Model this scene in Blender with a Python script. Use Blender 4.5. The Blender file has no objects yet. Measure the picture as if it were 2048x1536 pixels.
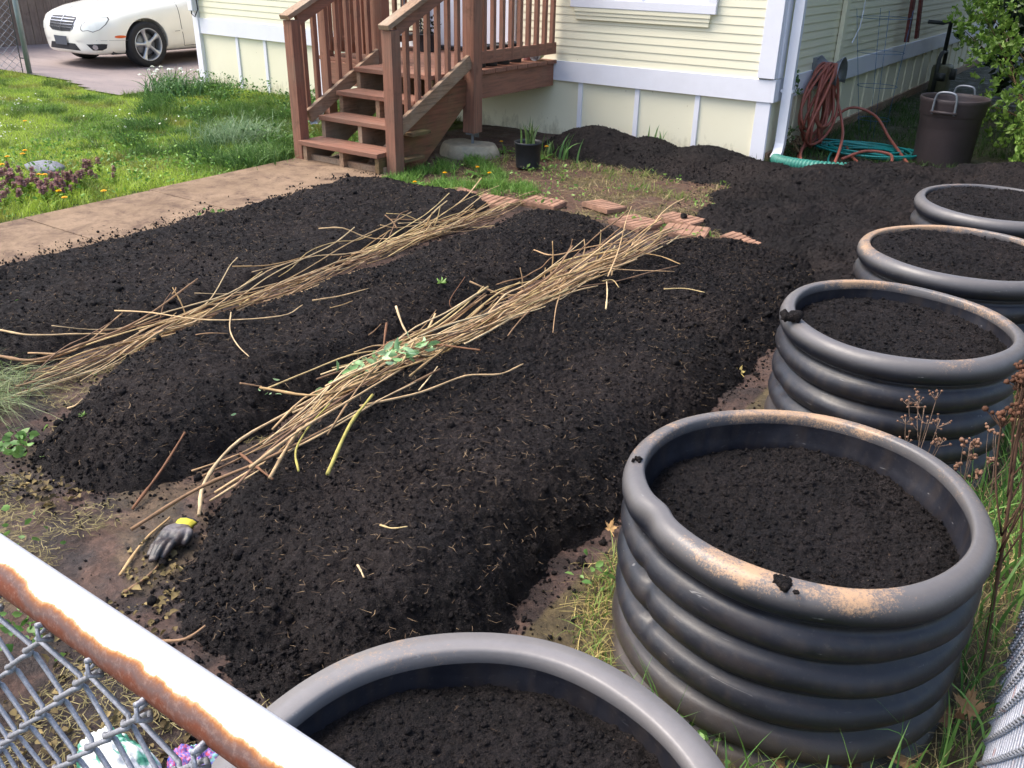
import bpy, bmesh, math, random
import numpy as np
from mathutils import Vector, Matrix
from mathutils.bvhtree import BVHTree
random.seed(7)
RNG = np.random.default_rng(11)
SC = bpy.context.scene
COL = SC.collection
PI = math.pi

# ------------------------------------------------------------------ camera
F, CX, CY, HCAM = 1770.0, 1024.0, 768.0, 1.55
_n = np.array([950 - CX, 4380 - CY, F]); UP = -_n / np.linalg.norm(_n)
_s = np.array([2384 - CX, -71 - CY, F]); _s -= _s.dot(UP) * UP; YA = _s / np.linalg.norm(_s)
XA = np.cross(YA, UP); XA = XA if XA[0] > 0 else -XA
ROT = np.array([XA, YA, UP])

def at(px, py, z=0.0):
    v = ROT @ np.array([px - CX, py - CY, F]); t = (z - HCAM) / v[2]
    return Vector((v[0] * t, v[1] * t, z))

def proj(P):
    c = (np.asarray(P) - np.array([0, 0, HCAM])) @ ROT
    return CX + F * c[..., 0] / c[..., 2], CY + F * c[..., 1] / c[..., 2], c[..., 2]

cam = bpy.data.cameras.new('camera'); camo = bpy.data.objects.new('camera', cam); COL.objects.link(camo)
cam.lens = F / 2048 * 36; cam.sensor_width = 36; cam.clip_start = 0.02; cam.clip_end = 600
m = Matrix.Identity(4)
for i in range(3):
    m[i][0] = ROT[i, 0]; m[i][1] = -ROT[i, 1]; m[i][2] = -ROT[i, 2]
m[2][3] = HCAM
camo.matrix_world = m
SC.camera = camo

# ------------------------------------------------------------------ light
SUN_EL, SUN_DIR = math.radians(58), Vector((-0.82, -0.42, 0)).normalized()
W = bpy.data.worlds.new('World'); SC.world = W; W.use_nodes = True
nt = W.node_tree; nt.nodes.clear()
wo = nt.nodes.new('ShaderNodeOutputWorld'); bg = nt.nodes.new('ShaderNodeBackground'); sky = nt.nodes.new('ShaderNodeTexSky')
sky.sky_type = 'NISHITA'; sky.sun_disc = False; sky.sun_elevation = SUN_EL
sky.sun_rotation = math.atan2(SUN_DIR.x, SUN_DIR.y); sky.air_density = 1.0; sky.dust_density = 4.0; sky.ozone_density = 1.0
bg.inputs[1].default_value = 0.15
nt.links.new(sky.outputs[0], bg.inputs[0]); nt.links.new(bg.outputs[0], wo.inputs[0])
sl = bpy.data.lights.new('sun', 'SUN'); sl.energy = 1.35; sl.angle = math.radians(40); sl.color = (1.0, 0.95, 0.87)
so = bpy.data.objects.new('sun', sl); COL.objects.link(so)
sd = Vector((SUN_DIR.x * math.cos(SUN_EL), SUN_DIR.y * math.cos(SUN_EL), math.sin(SUN_EL)))
so.rotation_euler = sd.to_track_quat('Z', 'Y').to_euler(); so.location = (0, 0, 12)
SC.view_settings.view_transform = 'Standard'; SC.view_settings.look = 'None'
SC.view_settings.exposure = 1.3; SC.view_settings.gamma = 1.0
SC.cycles.max_bounces = 6; SC.cycles.diffuse_bounces = 3; SC.cycles.glossy_bounces = 3
SC.cycles.use_adaptive_sampling = True; SC.cycles.adaptive_threshold = 0.02
try: SC.cycles.use_denoising = True
except Exception: pass

# ------------------------------------------------------------------ helpers
def lin(r, g, b):
    f = lambda c: (c / 255) / 12.92 if c <= 10 else (((c / 255) + 0.055) / 1.055) ** 2.4
    return (f(r), f(g), f(b), 1.0)

def _h(ix, iy, s):
    n = (ix.astype(np.int64) * 374761393 + iy.astype(np.int64) * 668265263 + s * 974634777) & 0xffffffff
    n = ((n ^ (n >> 13)) * 1274126177) & 0xffffffff
    n = ((n ^ (n >> 15)) * 2246822519) & 0xffffffff
    return ((n ^ (n >> 16)) & 0xffffff) / float(0xffffff)

def vn(x, y, s=0):
    x = np.asarray(x, float); y = np.asarray(y, float)
    ix, iy = np.floor(x), np.floor(y); fx, fy = x - ix, y - iy
    fx = fx * fx * (3 - 2 * fx); fy = fy * fy * (3 - 2 * fy)
    a = _h(ix, iy, s); b = _h(ix + 1, iy, s); c = _h(ix, iy + 1, s); d = _h(ix + 1, iy + 1, s)
    return (a + (b - a) * fx) * (1 - fy) + (c + (d - c) * fx) * fy

def fbm(x, y, s=0, o=4):
    t = 0; a = .5; f = 1.0
    for k in range(o):
        t = t + a * vn(np.asarray(x) * f + 17.3 * k, np.asarray(y) * f - 9.1 * k, s + k); a *= .5; f *= 2.03
    return t / (1 - .5 ** o)

def clods(x, y, cell, s=0, lo=.3, hi=.62):
    x = np.asarray(x) / cell; y = np.asarray(y) / cell
    ix, iy = np.floor(x), np.floor(y); out = np.zeros_like(x)
    for dx in (-1, 0, 1):
        for dy in (-1, 0, 1):
            cx, cy = ix + dx, iy + dy
            px = cx + _h(cx, cy, s); py = cy + _h(cx, cy, s + 1); r = lo + (hi - lo) * _h(cx, cy, s + 2)
            q = r * r - (x - px) ** 2 - (y - py) ** 2
            out = np.maximum(out, np.sqrt(np.maximum(q, 0)))
    return out * cell

def sstep(a, b, x):
    t = np.clip((np.asarray(x, float) - a) / (b - a), 0, 1); return t * t * (3 - 2 * t)

def tag(o, label=None, cat=None, group=None, kind=None):
    if label: o['label'] = label
    if cat: o['category'] = cat
    if group: o['group'] = group
    if kind: o['kind'] = kind
    return o

def empty(name, loc, label, cat, group=None):
    o = bpy.data.objects.new(name, None); COL.objects.link(o); o.location = loc; o.empty_display_size = .1
    return tag(o, label, cat, group)

def woff(p):
    v = Vector((0, 0, 0))
    while p is not None:
        v += p.location; p = p.parent
    return v

def meshobj(name, V, Fc, mat, parent=None, smooth=False, cols=None, origin=None):
    """V (n,3) world, Fc: list of faces or (m,k) int array"""
    V = np.asarray(V, dtype=np.float64).reshape(-1, 3)
    me = bpy.data.meshes.new(name)
    if isinstance(Fc, np.ndarray):
        groups = [Fc]
    else:
        groups = None
    off = np.array(woff(parent)) if parent is not None else np.zeros(3)
    if origin is not None: off = np.array(origin, float)
    V = V - off
    if groups is not None:
        k = Fc.shape[1]; n = len(Fc)
        me.vertices.add(len(V)); me.vertices.foreach_set('co', V.astype(np.float32).ravel())
        me.loops.add(n * k); me.loops.foreach_set('vertex_index', Fc.astype(np.int32).ravel())
        me.polygons.add(n); me.polygons.foreach_set('loop_start', np.arange(0, n * k, k, dtype=np.int32))
        try: me.polygons.foreach_set('loop_total', np.full(n, k, dtype=np.int32))
        except Exception: pass
        me.update(calc_edges=True)
    else:
        me.from_pydata(V.tolist(), [], [list(map(int, f)) for f in Fc])
        me.update()
    if smooth:
        me.polygons.foreach_set('use_smooth', np.ones(len(me.polygons), dtype=bool))
    if cols is not None:
        ca = me.attributes.new('Col', 'FLOAT_COLOR', 'POINT')
        c = np.asarray(cols, dtype=np.float32)
        if c.shape[1] == 3: c = np.c_[c, np.ones(len(c), np.float32)]
        ca.data.foreach_set('color', c.ravel())
    if mat is not None: me.materials.append(mat)
    o = bpy.data.objects.new(name, me); COL.objects.link(o)
    if parent is not None: o.parent = parent
    elif origin is not None: o.location = origin
    return o

class MB:
    def __init__(s): s.v = []; s.f = []; s.c = []
    def add(s, V, Fc, col=None):
        b = len(s.v); s.v += [tuple(v) for v in V]; s.f += [tuple(i + b for i in f) for f in Fc]
        s.c += [col or (1, 1, 1)] * len(V); return s
    def box(s, x0, x1, y0, y1, z0, z1, bev=0.0):
        if bev <= 0:
            V = [(x, y, z) for x in (x0, x1) for y in (y0, y1) for z in (z0, z1)]
            return s.add(V, [(0, 1, 3, 2), (4, 6, 7, 5), (0, 4, 5, 1), (2, 3, 7, 6), (0, 2, 6, 4), (1, 5, 7, 3)])
        return s.obox(((x0 + x1) / 2, (y0 + y1) / 2, (z0 + z1) / 2), (x1 - x0, y1 - y0, z1 - z0), Matrix.Identity(3), bev)
    def obox(s, c, size, M, bev=0.004):
        bm = bmesh.new(); bmesh.ops.create_cube(bm, size=1)
        for v in bm.verts: v.co = Vector((v.co.x * size[0], v.co.y * size[1], v.co.z * size[2]))
        if bev > 0: bmesh.ops.bevel(bm, geom=bm.edges[:], offset=bev, segments=2, affect='EDGES', profile=.6)
        c = Vector(c)
        for i, v in enumerate(bm.verts): v.index = i
        V = [M @ v.co + c for v in bm.verts]; Fc = [[v.index for v in f.verts] for f in bm.faces]
        bm.free(); return s.add(V, Fc)
    def beam(s, a, b, w, h, bev=.003, up=(0, 0, 1)):
        a = Vector(a); b = Vector(b); d = (b - a); L = d.length; d.normalize()
        u = Vector(up); x = d.cross(u)
        if x.length < 1e-4: x = d.cross(Vector((1, 0, 0)))
        x.normalize(); z = x.cross(d)
        M = Matrix((x, d, z)).transposed()
        return s.obox((a + b) / 2, (w, L, h), M, bev)
    def tube(s, P, r, n=8, caps=True, col=None):
        P = [Vector(p) for p in P]; R = r if hasattr(r, '__len__') else [r] * len(P)
        V = []; prev = None
        for i, p in enumerate(P):
            t = (P[min(i + 1, len(P) - 1)] - P[max(i - 1, 0)]).normalized()
            if prev is None:
                prev = t.orthogonal().normalized()
            else:
                prev = (prev - t * prev.dot(t))
                prev = prev.normalized() if prev.length > 1e-6 else t.orthogonal().normalized()
            q = t.cross(prev)
            for k in range(n):
                a = 2 * PI * k / n; V.append(p + (prev * math.cos(a) + q * math.sin(a)) * R[i])
        Fc = []
        for i in range(len(P) - 1):
            for k in range(n):
                k2 = (k + 1) % n; Fc.append((i * n + k, i * n + k2, (i + 1) * n + k2, (i + 1) * n + k))
        if caps: Fc += [tuple(range(n))[::-1], tuple((len(P) - 1) * n + k for k in range(n))]
        return s.add(V, Fc, col)
    def lathe(s, prof, c=(0, 0, 0), n=48, col=None):
        V = []; c = Vector(c)
        for r, z in prof:
            for k in range(n):
                a = 2 * PI * k / n; V.append(c + Vector((r * math.cos(a), r * math.sin(a), z)))
        Fc = []
        for i in range(len(prof) - 1):
            for k in range(n):
                k2 = (k + 1) % n; Fc.append((i * n + k, i * n + k2, (i + 1) * n + k2, (i + 1) * n + k))
        return s.add(V, Fc, col)
    def ball(s, c, r, sub=1, jit=0, sq=(1, 1, 1), col=None):
        bm = bmesh.new(); bmesh.ops.create_icosphere(bm, subdivisions=sub, radius=1)
        V = []
        for i, v in enumerate(bm.verts):
            v.index = i; k = r * (1 + random.uniform(-jit, jit)); V.append(Vector(c) + Vector((v.co.x * sq[0], v.co.y * sq[1], v.co.z * sq[2])) * k)
        Fc = [[v.index for v in f.verts] for f in bm.faces]; bm.free(); return s.add(V, Fc, col)
    def build(s, name, mat, parent=None, smooth=False, usecol=False, origin=None):
        return meshobj(name, s.v, s.f, mat, parent, smooth, s.c if usecol else None, origin)

def autosmooth(o, ang=40):
    me = o.data
    me.polygons.foreach_set('use_smooth', np.ones(len(me.polygons), dtype=bool))
    bm = bmesh.new(); bm.from_mesh(me)
    for e in bm.edges:
        if len(e.link_faces) == 2 and e.calc_face_angle(0) > math.radians(ang): e.smooth = False
    bm.to_mesh(me); bm.free(); return o

# ------------------------------------------------------------------ materials
class NT:
    def __init__(s, name):
        s.m = bpy.data.materials.new(name); s.m.use_nodes = True; s.t = s.m.node_tree; s.t.nodes.clear()
        s.out = s.n('ShaderNodeOutputMaterial'); s.bs = s.n('ShaderNodeBsdfPrincipled'); s.l(s.bs.outputs[0], s.out.inputs[0])
        s.tc = s.n('ShaderNodeTexCoord')
    def n(s, t, **k):
        x = s.t.nodes.new(t)
        for a, b in k.items(): setattr(x, a, b)
        return x
    def l(s, a, b): s.t.links.new(a, b)
    def map(s, scale=(1, 1, 1), loc=(0, 0, 0), src='Object'):
        x = s.n('ShaderNodeMapping'); x.inputs['Scale'].default_value = scale; x.inputs['Location'].default_value = loc
        s.l(s.tc.outputs[src], x.inputs[0]); return x.outputs[0]
    def noise(s, scale, detail=4, rough=.6, vec=None, dist=0):
        x = s.n('ShaderNodeTexNoise'); x.inputs['Scale'].default_value = scale; x.inputs['Detail'].default_value = detail
        x.inputs['Roughness'].default_value = rough; x.inputs['Distortion'].default_value = dist
        s.l(vec if vec is not None else s.tc.outputs['Object'], x.inputs['Vector']); return x.outputs['Fac']
    def vor(s, scale, vec=None, feature='F1'):
        x = s.n('ShaderNodeTexVoronoi'); x.feature = feature; x.inputs['Scale'].default_value = scale
        s.l(vec if vec is not None else s.tc.outputs['Object'], x.inputs['Vector']); return x.outputs['Distance']
    def ramp(s, fac, stops):
        x = s.n('ShaderNodeValToRGB'); e = x.color_ramp.elements
        while len(e) < len(stops): e.new(.5)
        for i, (p, c) in enumerate(stops):
            e[i].position = p; e[i].color = c if hasattr(c, '__len__') else (c, c, c, 1)
        s.l(fac, x.inputs[0]); return x.outputs[0]
    def mix(s, fac, a, b, mode='MIX'):
        x = s.n('ShaderNodeMix'); x.data_type = 'RGBA'; x.blend_type = mode
        for v, i in ((fac, 0), (a, 6), (b, 7)):
            if hasattr(v, 'is_output'): s.l(v, x.inputs[i])
            else: x.inputs[i].default_value = v
        return x.outputs[2]
    def math(s, op, a, b=0.0, c=None):
        x = s.n('ShaderNodeMath'); x.operation = op
        for i, v in enumerate((a, b) if c is None else (a, b, c)):
            if hasattr(v, 'is_output'): s.l(v, x.inputs[i])
            else: x.inputs[i].default_value = v
        return x.outputs[0]
    def attr(s, name='Col'):
        x = s.n('ShaderNodeAttribute'); x.attribute_name = name; return x.outputs['Color']
    def set(s, col=None, rough=None, metal=None, spec=None):
        for k, v in (('Base Color', col), ('Roughness', rough), ('Metallic', metal), ('Specular IOR Level', spec)):
            if v is None: continue
            if hasattr(v, 'is_output'): s.l(v, s.bs.inputs[k])
            else: s.bs.inputs[k].default_value = v
        return s
    def bump(s, h, dist=.003, strength=1.0, prev=None):
        x = s.n('ShaderNodeBump'); x.inputs['Distance'].default_value = dist; x.inputs['Strength'].default_value = strength
        s.l(h, x.inputs['Height'])
        if prev is not None: s.l(prev, x.inputs['Normal'])
        s.l(x.outputs[0], s.bs.inputs['Normal']); return x.outputs[0]

def simple(name, rgb, rough=.6, var=.12, scale=8, metal=0, bump=0, spec=.5, bscale=60):
    t = NT(name); c = lin(*rgb)
    n = t.noise(scale, 5, .65)
    d = tuple(x * (1 - var) for x in c[:3]) + (1,); b = tuple(min(1, x * (1 + var)) for x in c[:3]) + (1,)
    t.set(t.ramp(n, [(.3, d), (.7, b)]), rough, metal, spec)
    if bump: t.bump(t.noise(bscale, 4, .7), bump)
    return t.m

def vmat(name, rough=.6, transl=0.0, spec=.35, bump=0, bscale=80, var=.25, vscale=30):
    t = NT(name); a = t.attr()
    n = t.noise(vscale, 3, .6)
    k = t.ramp(n, [(.25, 1 - var), (.75, 1 + var)])
    col = t.mix(1.0, a, k, 'MULTIPLY'); t.set(col, rough, 0, spec)
    if bump: t.bump(t.noise(bscale, 4, .7), bump)
    if transl > 0:
        tr = t.n('ShaderNodeBsdfTranslucent'); t.l(col, tr.inputs[0])
        ms = t.n('ShaderNodeMixShader'); ms.inputs[0].default_value = transl
        t.l(t.bs.outputs[0], ms.inputs[1]); t.l(tr.outputs[0], ms.inputs[2]); t.l(ms.outputs[0], t.out.inputs[0])
    return t.m

def mat_soil():
    t = NT('compost'); n1 = t.noise(2.2, 4, .6); n2 = t.noise(38, 5, .7); n3 = t.noise(260, 3, .75)
    base = t.ramp(n2, [(.3, lin(15, 13, 14)), (.55, lin(28, 24, 25)), (.8, lin(44, 38, 37))])
    dry = t.ramp(n1, [(.45, 0), (.7, .55)])
    base = t.mix(dry, base, lin(50, 42, 39))
    fib = t.noise(90, 2, .5, t.map((1, .18, 1), (3, 1, 0)), 1.2)
    base = t.mix(t.ramp(fib, [(.72, 0), (.76, .5)]), base, lin(120, 98, 78))
    fib2 = t.noise(75, 2, .5, t.map((.2, 1, 1), (7, 4, 0)), 1.2)
    base = t.mix(t.ramp(fib2, [(.73, 0), (.77, .4)]), base, lin(105, 85, 68))
    sp = t.vor(55); base = t.mix(t.ramp(sp, [(.045, .8), (.07, 0)]), base, lin(135, 120, 100))
    base = t.mix(1.0, base, t.ramp(n3, [(.25, .5), (.75, 1.7)]), 'MULTIPLY')
    n4 = t.noise(110, 3, .7); base = t.mix(t.ramp(n4, [(.60, 0), (.72, .6)]), base, lin(84, 74, 72))
    n5 = t.noise(1.6, 6, .7, None, .5); base = t.mix(1.0, base, t.ramp(n5, [(.32, .58), (.68, 1.2)]), 'MULTIPLY')
    t.set(base, .8, 0, .22)
    b = t.bump(t.noise(150, 5, .8), .011, 1.0); t.bump(t.vor(260), .004, .8, b)
    return t.m

def mat_ground():
    t = NT('mud_ground'); a = t.attr()
    n2 = t.noise(24, 6, .7, None, .6); n3 = t.noise(120, 4, .75)
    col = t.mix(1.0, a, t.ramp(n2, [(.3, .4), (.5, .9), (.7, 1.55)]), 'MULTIPLY')
    col = t.mix(t.ramp(t.noise(60, 5, .8, None, .4), [(.55, 0), (.66, .7)]), col, lin(48, 38, 34))
    col = t.mix(t.ramp(n3, [(.62, 0), (.7, .45)]), col, lin(150, 128, 96))
    t.set(col, t.ramp(t.noise(6, 4, .6), [(.35, .45), (.6, .9)]), 0, .4)
    b = t.bump(t.noise(45, 6, .75, None, 1.0), .02, .8); t.bump(t.noise(210, 3, .7), .004, .7, b)
    return t.m

def mat_wood(name, stretch, base=(140, 98, 80), dark=(104, 76, 64), grey=(128, 112, 96), greyness=.35):
    t = NT(name)
    g = t.noise(60, 5, .65, t.map(stretch)); w = t.noise(3.0, 4, .6); p = t.noise(9, 5, .7)
    c = t.ramp(g, [(.25, lin(*dark)), (.55, lin(*base)), (.8, tuple(min(1, x * 1.25) for x in lin(*base)[:3]) + (1,))])
    c = t.mix(t.ramp(w, [(.45, 0), (.7, greyness)]), c, lin(*grey))
    c = t.mix(t.ramp(p, [(.58, 0), (.75, .5)]), c, lin(70, 55, 42))
    kn = t.vor(3.1, t.map(tuple(.35 + .65 * x for x in stretch)))
    c = t.mix(t.ramp(kn, [(.05, .8), (.09, 0)]), c, lin(50, 30, 22))
    t.set(c, .7, 0, .3); t.bump(g, .0025, .7); return t.m

def mat_plastic():
    t = NT('black_pipe_plastic'); a = t.attr()
    s = t.noise(9, 6, .7); f = t.noise(90, 4, .75); 
    c = t.mix(t.ramp(s, [(.4, 0), (.8, .3)]), a, lin(60, 61, 70))
    c = t.mix(t.ramp(f, [(.58, 0), (.8, .28)]), c, lin(112, 106, 98))
    scr = t.noise(40, 3, .6, t.map((.1, 1, 2.5), (2, 0, 0)), .5)
    c = t.mix(t.ramp(scr, [(.70, 0), (.74, .5)]), c, lin(150, 148, 146))
    an = t.n('ShaderNodeAttribute'); an.attribute_name = 'Col'
    sn = t.math('ADD', t.math('MULTIPLY', t.noise(22, 5, .8), .5), t.math('MULTIPLY', t.noise(210, 3, .85), .5))
    sk = t.math('ADD', t.math('MULTIPLY', an.outputs['Alpha'], .29), sn)
    c = t.mix(t.ramp(sk, [(.655, 0), (.80, .8)]), c, lin(186, 150, 114))
    c = t.mix(t.ramp(t.math('MULTIPLY', t.ramp(sk, [(.80, 0), (.95, 1)]), t.ramp(t.noise(60, 5, .8, None, .5), [(.55, 0), (.62, 1)])), [(.3, 0), (.7, .85)]), c, lin(96, 66, 46))
    t.set(c, t.ramp(s, [(.3, .30), (.7, .52)]), 0, .5); t.bump(t.noise(25, 5, .6), .003, .35); return t.m

def mat_siding():
    t = NT('cream_siding_paint'); n = t.noise(1.6, 5, .6); f = t.noise(40, 5, .7, t.map((.15, .15, 1.2)))
    c = t.mix(t.ramp(n, [(.4, 0), (.75, .3)]), lin(238, 232, 204), lin(224, 217, 184))
    c = t.mix(t.ramp(f, [(.62, 0), (.78, .35)]), c, lin(196, 184, 140))
    sp = t.vor(7); c = t.mix(t.ramp(sp, [(.02, .7), (.04, 0)]), c, lin(150, 120, 80))
    sx = t.n('ShaderNodeSeparateXYZ'); t.l(t.tc.outputs['Object'], sx.inputs[0])
    sk = t.math('SUBTRACT', t.noise(12, 6, .75, t.map((1, 1, .5))), t.math('MULTIPLY', sx.outputs[2], 1.3))
    c = t.mix(t.ramp(sk, [(.38, 0), (.62, .6)]), c, lin(150, 140, 104))
    t.set(c, .55, 0, .35); t.bump(t.noise(70, 4, .7), .001, .5); return t.m

def mat_white():
    t = NT('white_trim_paint'); n = t.noise(3, 6, .7); f = t.noise(30, 6, .75, t.map((.4, .4, 1)))
    c = t.mix(t.ramp(n, [(.45, 0), (.8, .3)]), lin(232, 232, 238), lin(205, 203, 205))
    c = t.mix(t.ramp(f, [(.68, 0), (.76, .5)]), c, lin(165, 150, 135))
    t.set(c, .5, 0, .35); t.bump(t.noise(60, 4, .7), .001, .4); return t.m

def mat_rail():
    t = NT('rusty_galvanised_rail'); sx = t.n('ShaderNodeSeparateXYZ'); t.l(t.tc.outputs['Object'], sx.inputs[0])
    n = t.noise(26, 5, .7, t.map((1, .6, .6))); n2 = t.noise(7, 3, .5, t.map((1, 0, 0)))
    v = t.math('ADD', t.math('MULTIPLY', sx.outputs[2], 22.4), t.math('MULTIPLY', sx.outputs[1], 41.9))
    e = t.math('ADD', t.math('MULTIPLY', n, 1.0), t.math('MULTIPLY', n2, 1.5))
    k = t.math('SUBTRACT', e, t.math('ADD', t.math('MULTIPLY', v, 1.15), 1.47))   # >0 rusty
    kk = t.math('ADD', t.math('MULTIPLY', k, .55), .5)
    c = t.ramp(kk, [(.44, lin(208, 210, 214)), (.49, lin(186, 138, 86)), (.55, lin(144, 90, 48)), (.63, lin(108, 76, 64)), (.74, lin(94, 72, 68)), (.88, lin(104, 52, 30))])
    c = t.mix(t.ramp(t.noise(150, 4, .8), [(.5, 0), (.8, .4)]), c, lin(170, 150, 140))
    t.set(c, t.ramp(kk, [(.45, .34), (.55, .85)]), 0, .5); t.bump(t.noise(120, 4, .7), .0006, .6); return t.m

def mat_galv(name='galvanised_wire', rust=.5):
    t = NT(name); n = t.noise(14, 4, .6); f = t.noise(320, 4, .8)
    c = t.ramp(f, [(.3, lin(118, 120, 126)), (.6, lin(158, 160, 168)), (.75, lin(205, 208, 214))])
    c = t.mix(t.ramp(n, [(.60, 0), (.68, rust)]), c, lin(128, 82, 66))
    t.set(c, .55, .35, .5); t.bump(f, .0006, .5); return t.m

def mat_path():
    t = NT('dirty_concrete'); n = t.noise(2.0, 6, .7); m2 = t.noise(4.5, 7, .8, t.map((1, 1, 1)), .4); f = t.noise(70, 5, .75)
    c = t.ramp(n, [(.3, lin(116, 96, 76)), (.6, lin(142, 120, 98)), (.8, lin(158, 138, 116))])
    c = t.mix(t.ramp(m2, [(.46, 0), (.64, .85)]), c, lin(82, 64, 54))
    c = t.mix(t.ramp(t.vor(9, t.map((.7, 1.4, 1))), [(.05, .8), (.12, 0)]), c, lin(52, 40, 36))
    c = t.mix(1.0, c, t.ramp(f, [(.2, .75), (.8, 1.2)]), 'MULTIPLY')
    t.set(c, .85, 0, .25); t.bump(f, .003, .6); return t.m

def mat_asphalt():
    t = NT('asphalt'); n = t.noise(.6, 4, .6); m2 = t.noise(3, 5, .7, t.map((.6, 1.5, 1))); f = t.noise(90, 4, .8)
    c = t.ramp(n, [(.35, lin(116, 106, 106)), (.65, lin(142, 130, 126))])
    c = t.mix(t.ramp(m2, [(.5, 0), (.7, .4)]), c, lin(96, 88, 90))
    c = t.mix(1.0, c, t.ramp(f, [(.2, .8), (.8, 1.2)]), 'MULTIPLY')
    t.set(c, .8, 0, .3); t.bump(f, .003, .5); return t.m

M = dict(
    soil=mat_soil(), ground=mat_ground(), plastic=mat_plastic(), siding=mat_siding(), white=mat_white(), rail=mat_rail(),
    galv=mat_galv(), path=mat_path(), asphalt=mat_asphalt(),
    woodx=mat_wood('red_stain_wood_x', (.06, 1, 1)), woody=mat_wood('red_stain_wood_y', (1, .06, 1)), woodz=mat_wood('red_stain_wood_z', (1, 1, .06)),
    oldwood=mat_wood('weathered_wood', (1, .06, 1), (150, 122, 98), (104, 84, 66), (170, 158, 138), .6),
    mosswood=mat_wood('mossy_wood', (1, .06, 1), (116, 92, 66), (70, 58, 44), (104, 106, 62), .7),
    fencewood=mat_wood('grey_fence_wood', (1, 1, .06), (120, 104, 94), (84, 74, 68), (140, 126, 114), .6),
    grass=vmat('grass_blades', .5, .35, .3, var=.15), leaf=vmat('leaves', .45, .3, .4, var=.2), veg=vmat('plant', .55, .25, .3),
    dry=vmat('dry_plant', .8, .1, .2), stick=vmat('stick_bark', .75, 0, .25, .0012, 160, .3, 22),
    hose=simple('red_hose', (150, 84, 68), .5, .2, 20, bump=.0005), teal=simple('teal_hose', (20, 130, 124), .4, .2, 12),
    drain=simple('green_drain', (52, 122, 108), .45, .18, 14), blackp=simple('black_pot', (36, 40, 44), .5, .25, 10),
    barrel=simple('brown_barrel', (68, 58, 58), .55, .15, 6, bump=.001), metal=simple('grey_metal', (130, 134, 140), .45, .15, 30, .6),
    stone=simple('pier_stone', (150, 142, 122), .85, .35, 7, bump=.006, bscale=25), brick=simple('terracotta_brick', (142, 108, 88), .95, .4, 11, bump=.004),
    carp=None, rubber=simple('tyre_rubber', (30, 31, 34), .8, .15, 30, bump=.0005), rim=simple('alloy', (176, 180, 184), .3, .06, 10, .7),
    chrome=simple('chrome', (190, 194, 200), .2, .05, 10, .9), darkp=simple('dark_plastic', (34, 36, 42), .6, .1, 20),
    amber=simple('amber_lens', (216, 92, 30), .3, .08, 30), lens=simple('headlamp_lens', (222, 226, 222), .12, .05, 12),
    glass=simple('dark_glass', (40, 46, 50), .08, .1, 3), door=simple('white_door', (226, 228, 238), .4, .04, 2),
    blue=simple('blue_wire', (44, 92, 132), .5, .2, 20), redplank=simple('red_plank', (100, 46, 40), .7, .25, 8, bump=.001),
    meter=simple('meter_paint', (112, 112, 84), .6, .15, 12, bump=.001), pipe=simple('dark_pipe', (62, 66, 62), .6, .15, 12),
    shingle=simple('roof_shingle', (92, 88, 86), .9, .25, 14, bump=.004), pane=simple('blind_pane', (228, 230, 236), .25, .03, 2),
    glove=vmat('glove', .38, 0, .5, .0008, 300, .12, 60), bag=vmat('plastic_bag', .35, .15, .5, var=.1), flower=vmat('petals', .6, .3, .3, var=.1),
)
t = NT('car_paint'); t.set(t.ramp(t.noise(2, 3), [(.3, lin(226, 226, 216)), (.7, lin(234, 233, 224))]), .25, 0, .5)
t.bs.inputs['Coat Weight'].default_value = .6; t.bs.inputs['Coat Roughness'].default_value = .05; M['carp'] = t.m

def grid_faces(nx, ny):
    i = np.arange(nx - 1)[:, None] * ny + np.arange(ny - 1)[None, :]
    return np.stack([i, i + ny, i + ny + 1, i + 1], -1).reshape(-1, 4)

def compact(V, Fc, cols=None):
    u = np.unique(Fc); mp = np.full(len(V), -1); mp[u] = np.arange(len(u))
    return V[u], mp[Fc], (cols[u] if cols is not None else None)

# ------------------------------------------------------------------ ground
def axis(lo, hi, f0, f1, step, grow=1.12, big=150):
    a = list(np.arange(f0, f1, step)); s = step; x = a[-1]
    while x < hi: s = min(s * grow, 12); x += s; a.append(x)
    s = step; x = a[0]; pre = []
    while x > lo: s = min(s * grow, 12); x -= s; pre.append(x)
    return np.array(pre[::-1] + a)

PATH = (-5.52, -4.55, -1.0, 5.02)
def in_path(x, y, e=0.0): return (x > PATH[0] - e) & (x < PATH[1] + e) & (y > PATH[2] - e) & (y < PATH[3] + e)
DRV = [(-60, 6.35), (-11.96, 6.38), (-11.1, 6.33), (-10.3, 6.12), (-9.9, 6.0), (-9.45, 6.1), (-9.4, 6.7), (-9.75, 7.4), (-9.75, 60), (-60, 60)]
def in_drive(x, y, e=0.0):
    x = np.asarray(x); y = np.asarray(y)
    yl = np.interp(x, [-12.5, -11.96, -11.1, -10.3, -9.9, -9.45, -9.4], [6.38, 6.38, 6.33, 6.12, 6.0, 6.1, 6.7])
    return ((x < -9.42 + e) & (y > yl - e) & (x > -16.6)) & ~((x > -9.75 + e) & (y > 6.9))

def ground_z(x, y):
    z = -0.012 + .03 * (fbm(x * 1.3, y * 1.3, 3, 3) - .5) + .018 * (fbm(x * 9, y * 9, 5, 4) - .5)
    near = (x > -4.4) & (y < 8)
    z = z + np.where(near, clods(x + .05 * fbm(x * 20, y * 20, 8, 2), y, .05, 4) * .22 + clods(x, y, .02, 7) * .35, 0)
    z = np.where(in_path(x, y, .03), -.04, z)
    z = z - .16 * sstep(6.2, 7.2, y) * sstep(-9.3, -9.8, x)
    return np.where(in_drive(x, y, -.12), np.minimum(z, -.02) - .02, z)

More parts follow.
